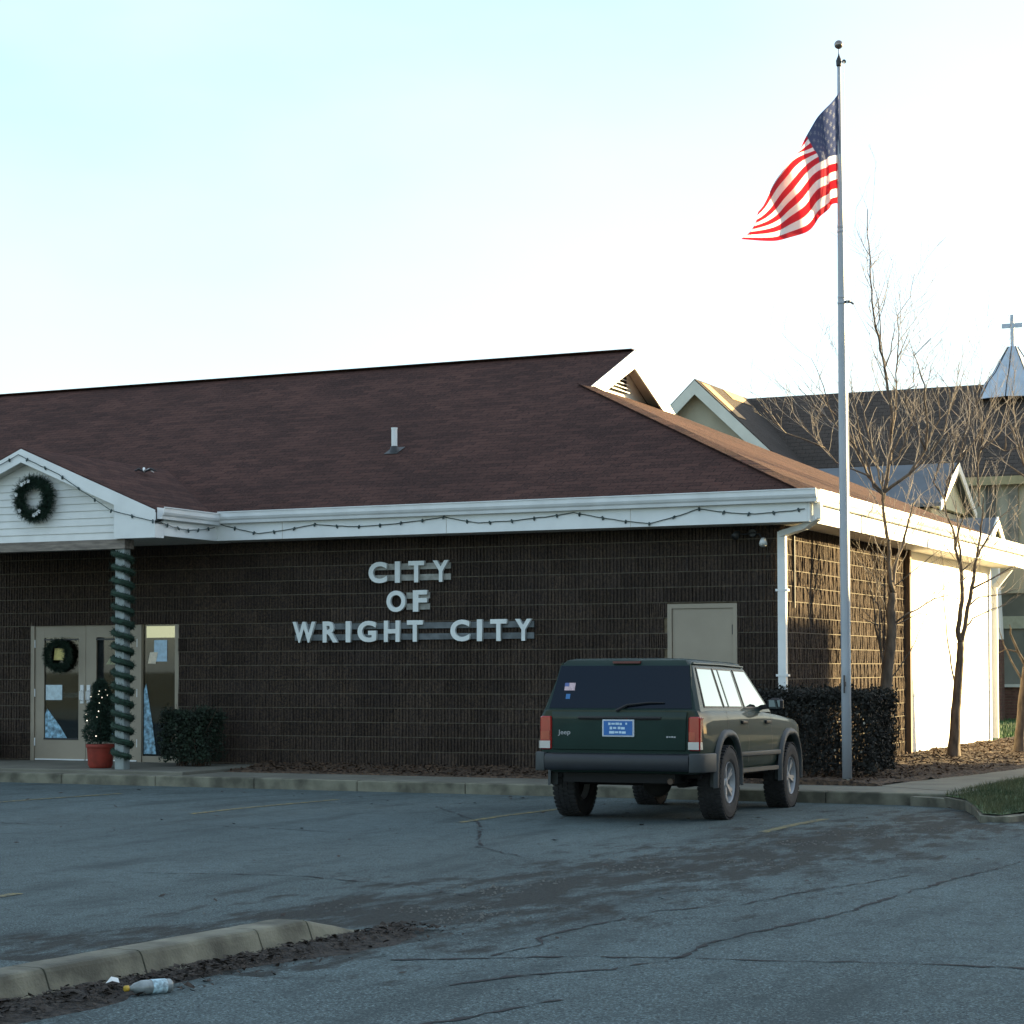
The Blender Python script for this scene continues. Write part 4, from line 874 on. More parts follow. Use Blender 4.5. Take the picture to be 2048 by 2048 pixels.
TREE_B=[
(0.075, [(0.81, 6.16, 0.12), (0.84, 6.16, 0.52), (0.87, 6.16, 0.96), (0.92, 6.16, 1.52), (0.94, 6.16, 1.9)]),
(0.045, [(0.94, 6.16, 1.9), (0.88, 6.2, 2.08), (0.93, 6.28, 2.54), (0.9, 6.36, 2.99), (0.81, 6.32, 3.37), (0.74, 6.37, 3.67), (0.67, 6.25, 3.89), (0.64, 6.27, 4.12)]),
(0.04, [(0.95, 6.16, 1.9), (0.97, 6.26, 2.13), (1.0, 6.34, 2.44), (1.05, 6.34, 2.85), (1.1, 6.36, 3.21), (1.17, 6.25, 3.65), (1.21, 6.13, 4.09)]),
(0.025, [(0.95, 6.12, 2.93), (0.97, 6.12, 3.31), (0.94, 6.18, 3.66), (0.92, 6.19, 4.11)]),
(0.02, [(0.87, 6.07, 3.36), (0.96, 6.07, 3.69), (1.05, 6.17, 3.88), (1.24, 6.26, 4.01)]),
(0.016, [(1.03, 6.19, 2.19), (1.12, 6.31, 2.31), (1.35, 6.5, 2.42), (1.58, 6.49, 2.48)]),
(0.014, [(1.06, 6.19, 2.48), (1.23, 6.23, 2.62), (1.54, 6.45, 2.64), (1.85, 6.54, 2.75)]),
(0.018, [(1.12, 6.21, 2.71), (1.41, 6.33, 2.89), (1.61, 6.54, 3.05), (1.85, 6.54, 3.13)]),
(0.02, [(1.14, 6.2, 3.25), (1.33, 6.31, 3.56), (1.5, 6.48, 3.84), (1.75, 6.59, 4.04)]),
(0.016, [(0.81, 6.13, 1.01), (0.8, 6.2, 1.32), (0.73, 6.22, 1.97), (0.73, 6.09, 2.53), (0.71, 6.16, 3.1), (0.7, 6.07, 3.32)]),
(0.012, [(0.95, 6.12, 2.93), (1.13, 6.29, 3.14), (1.32, 6.35, 3.25), (1.54, 6.52, 3.61)]),
(0.02, [(0.71, 5.97, 4.1), (0.77, 6.09, 4.41), (1.03, 6.11, 4.78), (1.18, 6.07, 5.32), (1.29, 6.11, 5.62), (1.39, 6.1, 5.8), (1.47, 6.14, 6.01)]),
(0.018, [(1.2, 6.2, 4.1), (1.22, 6.24, 4.64), (1.28, 6.13, 5.09), (1.38, 6.11, 5.32), (1.44, 6.15, 5.57)]),
(0.018, [(0.92, 6.07, 4.1), (0.91, 6.1, 4.64), (0.84, 6.05, 5.11), (0.84, 5.93, 5.37), (0.96, 5.91, 5.59), (1.14, 6.07, 6.14)]),
(0.016, [(0.92, 6.05, 4.64), (1.04, 6.16, 5.11), (1.09, 6.29, 5.58), (0.98, 6.27, 5.87)]),
(0.016, [(1.03, 6.1, 4.77), (1.26, 6.22, 5.1), (1.38, 6.22, 5.37), (1.49, 6.37, 5.66), (1.58, 6.4, 5.76)]),
(0.014, [(1.23, 6.19, 4.63), (1.32, 6.16, 5.21), (1.18, 6.18, 5.61), (1.26, 6.28, 6.13)]),
(0.014, [(1.43, 6.28, 4.87), (1.61, 6.34, 5.1), (1.71, 6.28, 5.32), (1.75, 6.35, 5.79)]),
(0.014, [(0.71, 5.97, 4.1), (0.57, 5.94, 4.36), (0.68, 5.89, 4.63), (0.79, 5.82, 4.94), (0.9, 5.77, 5.07), (0.94, 5.87, 5.04)]),
(0.012, [(1.03, 6.1, 4.77), (0.87, 6.12, 5.11), (0.62, 5.96, 5.22), (0.52, 5.93, 5.46)]),
]
TREE_C=[
(0.075, [(1.34, 8.6, 0.07), (1.37, 8.61, 0.45), (1.4, 8.61, 0.81), (1.43, 8.61, 1.16), (1.47, 8.62, 1.52)]),
(0.03, [(1.47, 8.62, 1.52), (1.34, 8.59, 1.76), (1.24, 8.49, 2.07), (1.23, 8.42, 2.21)]),
(0.03, [(1.47, 8.62, 1.52), (1.52, 8.49, 2.11), (1.45, 8.55, 2.83), (1.49, 8.63, 3.55), (1.46, 8.68, 4.27)]),
(0.02, [(1.4, 8.59, 1.28), (1.21, 8.61, 1.64), (1.1, 8.46, 2.0), (1.06, 8.46, 2.16)]),
(0.014, [(1.34, 8.55, 1.76), (1.17, 8.49, 1.81), (1.04, 8.54, 1.74)]),
(0.02, [(1.48, 8.52, 4.26), (1.37, 8.58, 4.72), (1.29, 8.43, 5.08), (1.19, 8.42, 5.33), (1.03, 8.38, 5.58)]),
(0.016, [(1.4, 8.47, 4.7), (1.33, 8.46, 5.08), (1.13, 8.46, 5.04), (1.01, 8.35, 5.08)]),
(0.016, [(1.48, 8.52, 4.46), (1.41, 8.44, 5.07), (1.32, 8.41, 5.44), (1.29, 8.48, 6.07), (1.33, 8.54, 6.33)]),
(0.014, [(1.29, 8.41, 4.98), (1.26, 8.32, 5.24), (1.54, 8.39, 5.55)]),
(0.016, [(1.42, 8.48, 4.58), (1.17, 8.49, 4.79), (0.98, 8.5, 4.97)]),
]

bare_tree(TREE_A, 'bare young tree nearest the flagpole, its trunk rising behind the hedge', (.73, 2.26, .12), 3)
bare_tree(TREE_B, 'bare young tree before the white end of the side wall', (.95, 6.2, .12), 5)
bare_tree(TREE_C, 'bare young tree cut by the right edge of the picture', (1.35, 8.6, .1), 9)
# ------------------------------------------------------------------ church behind
m_ctan = mat('church_stucco', (.38, .36, .27), .85, var=.08, scale=1.5); m_ctrim = mat('church_trim', (.6, .62, .54), .6, var=.06, scale=2)
m_croof = shingles('church_shingles', (.062, .052, .045), (.085, .07, .06), 'none'); m_croof2 = mat('blue_grey_roof', (.1, .115, .13), .6, var=.12, scale=2)
m_cbrick = mat('church_brick', (.14, .07, .05), .9, var=.25, scale=8)
ch = thing('church', 'large church with dark shingled roof, gabled wing and small lit gables', 'church', (-8, 42, 0))
CY, CZ, CE, CEZ = 42., 10.78, 38.7, 7.5
MB().box((-15.2, CE+.4, 0), (.5, 2*CY-CE-.4, 7.45)).build('wall', m_ctan, ch)
q = MB(); q.prism([(-15.6, CE, CEZ), (.9, CE, CEZ), (.9, CY, CZ), (-15.6, CY, CZ)], (0, 0, -.12)); q.prism([(-15.6, CY+.001, CZ), (.9, CY+.001, CZ), (.9, 2*CY-CE, CEZ), (-15.6, 2*CY-CE, CEZ)], (0, 0, -.12)); croof = q.build('roof', m_croof, ch)
MB().box((-15.5, CE-.02, CEZ-.32), (.9, CE+.02, CEZ-.06)).build('fascia', mat('church_fascia', (.3, .26, .14), .7), ch)
for x in lin(-6.2, .1, 10): MB().box((x, CE+.3, 5.3), (x+.3, CE+.42, 7.3)).build('wall_panel', mat('board_grey', (.22, .21, .17), .8, var=.25, scale=3) if int(x*7) % 2 else mat('board_dark', (.1, .095, .08), .8, var=.2, scale=3), ch)
# gabled wing on the left facing the road
WX, WY, WH = -14.25, 36.6, 4.0
MB().prism([(WX-WH+.25, WY+.4, 0), (WX+WH-.25, WY+.4, 0), (WX+WH-.25, WY+.4, CZ-WH+.1), (WX, WY+.4, CZ-.2), (WX-WH+.25, WY+.4, CZ-WH+.1)], (0, 5, 0)).build('wing_wall', m_ctan, ch)
for s in (-1, 1):
    xe = WX+s*WH; pts = [(xe, WY, CZ-WH*.95), (WX, WY, CZ), (WX, CY, CZ), (xe, CY-3.2, CZ-WH*.95)]
    MB().prism(pts if s < 0 else pts[::-1], (0, 0, -.12)).build('wing_roof', m_croof, ch)
    q = [(WX, WY-.03, CZ-.05), (xe, WY-.03, CZ-WH*.95-.05), (xe, WY-.03, CZ-WH*.95-.5), (WX, WY-.03, CZ-.5)]
    MB().prism(q if s < 0 else q[::-1], (0, .05, 0)).build('rake_board', m_ctrim, ch)
# orange sunlight painted as patches on the right slope of the wing roof
def onwing(x, y): return (x, y, CZ-(x-WX)*.95+.02)
for x0, x1, y0, y1, lab in ((.12, 1.35, 36.9, 37.7, 'painted orange sunlit patch on the wing roof'), (.05, .4, 39.2, 41.2, 'narrow painted sunlit patch near the ridge')):
    o = MB().prism([onwing(WX+x0, y0), onwing(WX+x1, y0), onwing(WX+x1, y1), onwing(WX+x0, y1)], (0, 0, .01)).build('sunlit_patch', mat('sunlit_orange', (.5, .3, .14), .8, var=.15), ch); o['label'] = lab
# lower wing with blue-grey roof, its gable end lit by the sun
def low_wing(xe, x0, yc, zr, half, rise, zw):
    q = MB(); q.prism([(x0, yc-half-.3, zr-rise-.2), (xe, yc-half-.3, zr-rise-.2), (xe, yc, zr), (x0, yc, zr)], (0, 0, -.1)); q.prism([(x0, yc+.001, zr), (xe, yc+.001, zr), (xe, yc+half+.3, zr-rise-.2), (x0, yc+half+.3, zr-rise-.2)], (0, 0, -.1)); q.build('low_roof', m_croof2, ch)
    MB().prism([(xe-.25, yc-half, zw), (xe-.25, yc+half, zw), (xe-.25, yc+half, zr-rise-.2), (xe-.25, yc, zr-.16), (xe-.25, yc-half, zr-rise-.2)], (-.2, 0, 0)).build('gable_wall', mat('gable_cream', (.55, .53, .36), .8, var=.06), ch)
    for s in (-1, 1):
        q = [(xe+.02, yc, zr+.02), (xe+.02, yc+s*(half+.3), zr-rise-.18), (xe+.02, yc+s*(half+.3), zr-rise-.42), (xe+.02, yc, zr-.26)]
        MB().prism(q if s < 0 else q[::-1], (-.05, 0, 0)).build('gable_trim', mat('gable_white', (.8, .78, .7), .6, var=.03), ch)
low_wing(-5.0, -16, 33.0, 7.35, 2.0, 1.1, 6.0); MB().box((-15.8, 31.3, 0), (-5.4, 38.9, 5.95)).build('low_wall', m_ctan, ch)
low_wing(-3.55, -5.3, 31.2, 5.62, 1.15, .75, 4.6)
# porch at the church: tapered column on a brick pier, low brick wall
MB().box((-4.6, 32.9, 0), (.4, 33.1, .95)).build('brick_wall', m_cbrick, ch)
for i in range(11): MB().box((-4.6, 32.885, .06+i*.08), (.4, 32.9, .072+i*.08)).build('mortar_line', m_mortar, ch)
MB().box((-4.7, 32.8, .95), (.45, 33.2, 1.03)).build('wall_cap', m_ctrim, ch)
for x in (-3.75, .1):
    MB().box((x-.2, 31.5, 0), (x+.2, 31.9, 2.27)).build('pier', m_cbrick, ch)
    for i in range(22): MB().box((x-.204, 31.496, .05+i*.1), (x+.204, 31.904, .064+i*.1)).build('mortar_line', m_mortar, ch)
    q = MB(); V = [(x-.2, 31.52, 2.28), (x+.2, 31.52, 2.28), (x+.2, 31.88, 2.28), (x-.2, 31.88, 2.28), (x-.11, 31.6, 4.55), (x+.11, 31.6, 4.55), (x+.11, 31.8, 4.55), (x-.11, 31.8, 4.55)]
    q.add(V, [(0, 3, 2, 1), (4, 5, 6, 7), (0, 1, 5, 4), (1, 2, 6, 5), (2, 3, 7, 6), (3, 0, 4, 7)]); q.build('tapered_column', mat('gable_white', (.8, .78, .7)), ch)
MB().box((-4.3, 33.2, 0), (.4, 34.0, 4.6)).build('porch_back_wall', mat('back_grey', (.16, .17, .14), .8, var=.25, scale=.8), ch); MB().box((-4.6, 33.12, 2.6), (.4, 33.2, 2.95)).build('band', mat('pale_green_band', (.36, .38, .28), .7), ch)
MB().box((-4.5, 33.1, 3.6), (.4, 33.19, 4.55)).build('band', MATS['church_stucco'], ch)
for x in (-3.2, -1.6): MB().box((x, 33.14, 1.2), (x+1.1, 33.2, 2.5)).build('window', mat('church_window', (.04, .05, .05), .1), ch)
# steeple with cross
m_st = mat('steeple_metal', (.42, .5, .58), .4, var=.08, scale=3)
SX = -5.2; q = MB(); V = []
prof = [(1.25, 10.2), (.95, 10.75), (.66, 11.1), (.4, 11.55), (.16, 11.95), (.02, 12.0)]
q.lathe(prof, 8, 'Z', (SX, CY, 0)); q.build('steeple', m_st, ch)
for k in range(8):
    a = 2*math.pi*k/8; MB().tube([(SX+r_*math.cos(a), CY+r_*math.sin(a), z) for r_, z in prof[:-1]], .02, 5).build('steeple_seam', m_dark, ch)
q = MB(); q.box((SX-.06, CY-.05, 11.97), (SX+.06, CY+.05, 13.0)); q.box((SX-.34, CY-.048, 12.58), (SX-.061, CY+.048, 12.72)); q.box((SX+.061, CY-.048, 12.58), (SX+.34, CY+.048, 12.72)); q.build('cross', m_st, ch)
# ------------------------------------------------------------------ building across the street (out of frame, shades the road)
nb = thing('brick_shop', 'two-storey flat-roofed brick block across the street, out of the picture', 'building', (29, 6, 0))
m_nb = mat('shop_brick', (.24, .13, .09), .9, var=.2, scale=6)
NX0, NX1, NY0, NY1, NH = 22., 36., -16., 28.4, 7.59
MB().box((NX0, NY0, -.1), (NX1, NY1, NH-.35)).build('wall', m_nb, nb)
q = MB(); q.box((NX0-.0, NY0, NH-.35), (NX0+.3, NY1, NH)); q.box((NX1-.3, NY0, NH-.35), (NX1, NY1, NH)); q.box((NX0+.3, NY1-.3, NH-.35), (NX1-.3, NY1, NH)); q.box((NX0+.3, NY0, NH-.35), (NX1-.3, NY0+.3, NH)); q.build('parapet', m_conc2, nb)
for y in lin(-14, 25, 11):
    for z in (.7, 4.2):
        o = MB().box((NX0-.03, y, z), (NX0+.02, y+1.8, z+1.9)).build('window', mat('shop_glass', (.03, .035, .04), .05), nb); MB().box((NX0-.06, y-.05, z-.1), (NX0-.031, y+1.85, z)).build('sill', m_conc2, o)
for y in (-11, 9.2): MB().box((NX0-.04, y, 0), (NX0-.005, y+.95, 2.2)).build('door', m_tan, nb)
nh = thing('added_warehouse', 'long low gabled shed added unseen up the street to darken the car reflection', 'building', (17, 66, 0))  # unseen shed added so the car side reflects something dark
MB().box((5, 62, -.1), (34, 70, 5.2)).build('wall', mat('added_warehouse_wall', (.16, .17, .16), .8, var=.1, scale=.6), nh)
MB().prism([(4.7, 61.6, 5.1), (4.7, 70.4, 5.1), (4.7, 66, 7.2)], (29.6, 0, 0)).build('roof', m_croof, nh)
for x in lin(7, 31, 7):
    o = MB().box((x, 61.96, 1.2), (x+1.6, 62.0, 2.9)).build('window', MATS['shop_glass'], nh); MB().box((x-.05, 61.92, 1.1), (x+1.65, 61.959, 1.2)).build('sill', m_conc2, o)
strip('far_sidewalk', [((10.6, y), (13, y)) for y in (-60, 60)], m_conc2, .1)
# ------------------------------------------------------------------ litter in the gutter
m_dirt = mat('gutter_soil', (.014, .012, .01), .95, var=.5, scale=25, col2=(.05, .04, .03), bump=1, bscale=60)
V = []; F = []; ys = lin(-19.2, -14.9, 110); nx = 14
for y in ys:
    for i in range(nx):
        u = i/(nx-1); wd = .34+nz(y, .3, 1.3, .16)+nz(y, 2, 5, .06); x = 2.03+.09*(min(y, -15.2)+18.3)+u*wd*(1 if y < -15.4 else max(.25, 1-(y+15.4)*1.6)); hh = math.sin(math.pi*min(1, u*1.1+.25))*.03 if 0 < i < nx-1 else -.004
        V.append((x, y, .007+max(hh, -.006)*(1+nz(x, y, 9, .9))*(1 if -19.2 < y < -15 else 0)-(.004 if i == nx-1 else 0)))
for k in range(len(ys)-1):
    for i in range(nx-1): F.append((k*nx+i, k*nx+i+1, (k+1)*nx+i+1, (k+1)*nx+i))
me = bpy.data.meshes.new('gutter_dirt'); me.from_pydata(V, [], F); me.update(); o = structure('gutter_dirt', me, m_dirt)
lf = MB()
for k in range(2600):
    y = random.uniform(-19, -15.0); u = abs(random.gauss(0, .15))
    x = 2.06+.09*(y+18.3)+u+.02; t_ = random.uniform(0, 6.28); s_ = random.choice((.004, .006, .009, .012, .018, .024))*random.uniform(.7, 1.2); z = .018+.028*max(0, 1-u/.3)
    nrm = Vector((random.gauss(0, .3), random.gauss(0, .3), 1)).normalized(); a = nrm.orthogonal().normalized(); a.rotate(Matrix.Rotation(t_, 3, nrm)); b1 = nrm.cross(a); p = Vector((x, y, z))
    lf.cm = random.choices((0, 1, 2), (3, 4, 1))[0]; cr_ = nrm*s_*random.uniform(-.5, .5); q_ = random.uniform(.3, .8)
    lf.add([p-a*s_, p-a*s_*.3+b1*s_*q_+cr_, p+a*s_*.4+b1*s_*q_*.8+cr_, p+a*s_*1.1+cr_*.5, p+a*s_*.3-b1*s_*q_+cr_, p-a*s_*.4-b1*s_*q_*.8+cr_], [(0, 1, 2, 3, 4, 5)])
tag(lf.build('leaf_litter', [mat('litter_dark', (.03, .022, .016), .9, var=.5, scale=40), mat('litter_brown', (.13, .052, .022), .9, var=.5, scale=40), mat('litter_pale', (.16, .14, .11), .9, var=.4, scale=40)]), 'dead brown leaves gathered along the foreground kerb', 'leaves', kind='stuff')
gv = MB()
for k in range(2600):
    y = random.uniform(-15, -5); c0 = 2.35+.155*(y+15.2)-.35; x = c0+random.gauss(0, .5)
    if noise.noise(Vector((x*1.3, y*1.3, 0))) < .05: continue
    x = x; s_ = random.uniform(.004, .014)*(2.0 if random.random() < .04 else 1); p = Vector((x, y, .006+lotz(x, y))); gv.cm = 0 if random.random() < .88 else 1
    h = s_*random.uniform(.5, 1); gv.add([p+Vector((-s_, 0, 0)), p+Vector((0, -s_*.8, 0)), p+Vector((s_, 0, 0)), p+Vector((0, s_*.8, 0)), p+Vector((0, 0, h))], [(0, 1, 4), (1, 2, 4), (2, 3, 4), (3, 0, 4)])
tag(gv.build('gravel', [mat('gravel_grey', (.1, .1, .09), .9, var=.5, scale=60), mat('gravel_pale', (.4, .4, .36), .9, var=.3, scale=60)]), 'loose gravel and dirt where the lot meets the road', 'gravel', kind='stuff')
sl_ = MB()
for k in range(150):
    x, y = random.uniform(-9, 4), random.uniform(-17, -2.6); s_ = random.uniform(.012, .04); a = random.uniform(0, 6.28); p = Vector((x, y, lotz(x, y)+.012)); u = Vector((math.cos(a), math.sin(a), random.uniform(-.2, .3)))*s_; v = Vector((-math.sin(a), math.cos(a), random.uniform(0, .4)))*s_*.5
    sl_.cm = 0 if random.random() < .85 else 1; sl_.add([p-u, p-v*.9+u*.1, p+u, p+v], [(0, 1, 2, 3)])
tag(sl_.build('stray_leaves', [MATS['litter_dark'], MATS['litter_pale']]), 'single dead leaves and scraps scattered over the asphalt', 'leaves', kind='stuff')
# soda bottle lying in the leaves
bt = thing('bottle', 'clear plastic bottle with pale label and yellow cap lying by the kerb', 'bottle', (2.43, -17.66, .038), 0)
bt.rotation_euler = (0, R(2), R(63)); 
m_pet = mat('clear_plastic', (.2, .23, .23), .15, var=.3, scale=25, spec=.6)
MB().lathe([(.001, .105), (.03, .105), (.034, .095), (.034, -.02), (.033, -.05), (.022, -.085), (.012, -.1), (.0115, -.118), (.001, -.118)], 20, 'X').build('bottle_body', m_pet, bt, False, True)
MB().lathe([(.0345, .075), (.0352, .074), (.0352, .0), (.0345, -.001)], 20, 'X').build('bottle_label', mat('bottle_label', (.32, .45, .5), .5, var=.5, scale=50), bt, False, True)
MB().lathe([(.001, -.135), (.013, -.135), (.014, -.13), (.014, -.115), (.001, -.115)], 14, 'X').build('cap', mat('yellow_cap', (.5, .33, .03), .5), bt, False, True)
tag(MB().add([(2.22, -17.72, .05), (2.245, -17.70, .06), (2.27, -17.68, .05), (2.255, -17.67, .07), (2.23, -17.69, .078)], [(0, 1, 4), (1, 2, 3), (1, 3, 4)]).build('paper_scrap', m_white), 'crumpled white scrap of paper beside the bottle', 'litter')
# ------------------------------------------------------------------ parked car
def paint():
    m = mat('dark_green_paint', (.014, .032, .026), .6, var=.12, scale=3, spec=.15, coat=.3); return m
m_car = paint(); m_trim = mat('grey_plastic', (.035, .042, .044), .6, var=.12, scale=8); m_rub = mat('tyre_rubber', (.018, .018, .019), .85, var=.25, scale=20)
m_black = mat('black_seal', (.008, .008, .009), .5); m_tint = mat('tinted_glass', (.004, .007, .012), .05, var=.0, spec=.28, coat=.0); m_sideg = mat('side_glass', (.2, .235, .24), .02, metal=1, var=0)
m_red = mat('tail_red', (.3, .008, .008), .2, coat=.5); m_amb = mat('tail_amber', (.34, .025, .012), .2, coat=.6); m_clear = mat('tail_clear', (.5, .5, .48), .2, coat=.6); m_rim = mat('alloy', (.3, .31, .32), .4, metal=.2, var=.08); m_under = mat('underbody', (.012, .012, .012), .9)
carE = thing('parked_car', 'dark green boxy off-road car parked nose-in at the kerb', 'car', (.42, -6.02, lotz(0, -6.0)), R(3.2))
carE.rotation_euler = (R(-1.2), 0, R(3.2))
def cpart(b_, name, m, par=None, smooth=False, bev=0):
    o = (b_.build(name, m, par or carE, False, smooth) if isinstance(b_, MB) else link(name, b_, m, par or carE, False, smooth))
    if bev: soft(o, bev)
    return o
def loft(st):
    V = []; F = []; n = 0
    for y, w_, zb, zt, cr_ in st:
        h = zt-zb
        half = [(.82*w_, zb), (.93*w_, zb+.03), (.97*w_, zb+.16*h), (.992*w_, zb+.38*h), (w_, zb+.62*h), (.992*w_, zb+.72*h), (.986*w_, zb+.9*h), (.955*w_, zt-.012), (.9*w_, zt), (.45*w_, zt+cr_)]
        ring = [(x, y, z) for x, z in half]+[(0, y, zt+cr_*1.15)]+[(-x, y, z) for x, z in half[::-1]]; n = len(ring); V += ring
    k = len(st)
    for i in range(k-1):
        for j in range(n): F.append((i*n+j, i*n+(j+1) % n, (i+1)*n+(j+1) % n, (i+1)*n+j))
    F.append(tuple(range(n))[::-1]); F.append(tuple((k-1)*n+j for j in range(n)))
    return V, F
st = [(-.875, .80, .5, 1.09, 0), (-.86, .825, .48, 1.1, 0), (-.8, .842, .47, 1.1, 0), (-.5, .852, .46, 1.1, 0), (.5, .86, .45, 1.1, 0), (1.5, .86, .45, 1.09, 0), (1.78, .858, .45, 1.075, .01), (2.1, .855, .45, 1.06, .03), (2.6, .85, .45, 1.03, .035), (3.0, .84, .45, 1.0, .03), (3.16, .825, .46, .975, .02), (3.23, .80, .47, .94, .01)]
V, F = loft(st); bm = bmesh.new(); vs = [bm.verts.new(v) for v in V]
for f in F: bm.faces.new([vs[i] for i in f])
bmesh.ops.recalc_face_normals(bm, faces=bm.faces); me = bpy.data.meshes.new('body'); bm.to_mesh(me); bm.free()
tmp = bpy.data.objects.new('tmp_body', me); COL.objects.link(tmp); cuts = []
for y in (0, 2.56):
    for s in (-1, 1):
        b_ = MB(); b_.lathe([(.001, s*.5), (.43, s*.5), (.43, s*1.0), (.001, s*1.0)], 40, 'X', (0, y, .40)); mm = b_.mesh('cut'); bb = bmesh.new(); bb.from_mesh(mm); bmesh.ops.remove_doubles(bb, verts=bb.verts, dist=.003); bmesh.ops.recalc_face_normals(bb, faces=bb.faces); bb.to_mesh(mm); bb.free()
        c = bpy.data.objects.new('tmp_cut', mm); COL.objects.link(c); cuts.append(c); md = tmp.modifiers.new('b', 'BOOLEAN'); md.operation = 'DIFFERENCE'; md.object = c; md.solver = 'EXACT'
dg = bpy.context.evaluated_depsgraph_get(); dg.update(); bme = bpy.data.meshes.new_from_object(tmp.evaluated_get(dg)); bme.name = 'body'
for c in cuts+[tmp]: bpy.data.objects.remove(c)
body = cpart(bme, 'body', m_car, smooth=True); wn = body.modifiers.new('e', 'EDGE_SPLIT'); wn.split_angle = R(28)
# greenhouse
def gh(z): # ring at height z: (half width, rear y, front y)
    t = (z-1.09)/.46; return .808-.135*t, -.858+.175*t, 1.93-.66*t
q = MB(); rings = []
for z, dx, dy in ((1.08, 0, 0), (1.3, 0, 0), (1.5, 0, 0), (1.555, .005, .0), (1.585, .03, .03), (1.603, .09, .1), (1.612, .3, .3)):
    w_, a, c = gh(min(z, 1.555)); w_ -= dx; a += dy; c -= dy*1.3; rings.append([(w_-.03, a, z), (w_, a+.05, z), (w_+.004, (a+c)/2, z), (w_, c-.05, z), (w_-.05, c, z), (-w_+.05, c, z), (-w_, c-.05, z), (-w_-.004, (a+c)/2, z), (-w_, a+.05, z), (-w_+.03, a, z)])
V = [p for r_ in rings for p in r_]; F = []
for i in range(len(rings)-1):
    for j in range(10): F.append((i*10+j, i*10+(j+1) % 10, (i+1)*10+(j+1) % 10, (i+1)*10+j))
F.append(tuple((len(rings)-1)*10+j for j in range(10))); q.add(V, F); cab = cpart(q, 'cabin', m_car, smooth=True); cab.modifiers.new('e', 'EDGE_SPLIT').split_angle = R(25)
def side(s, y, z, off):
    t = (z-1.09)/.46; return (s*(.808-.135*t+off+.004), y, z)
wins = [('side_window', [(-.63, 1.135), (-.02, 1.135), (-.07, 1.5), (-.56, 1.5)]), ('side_window', [(.07, 1.135), (.72, 1.135), (.655, 1.5), (.015, 1.5)]), ('side_window', [(.85, 1.135), (1.72, 1.135), (1.2, 1.5), (.775, 1.5)])]
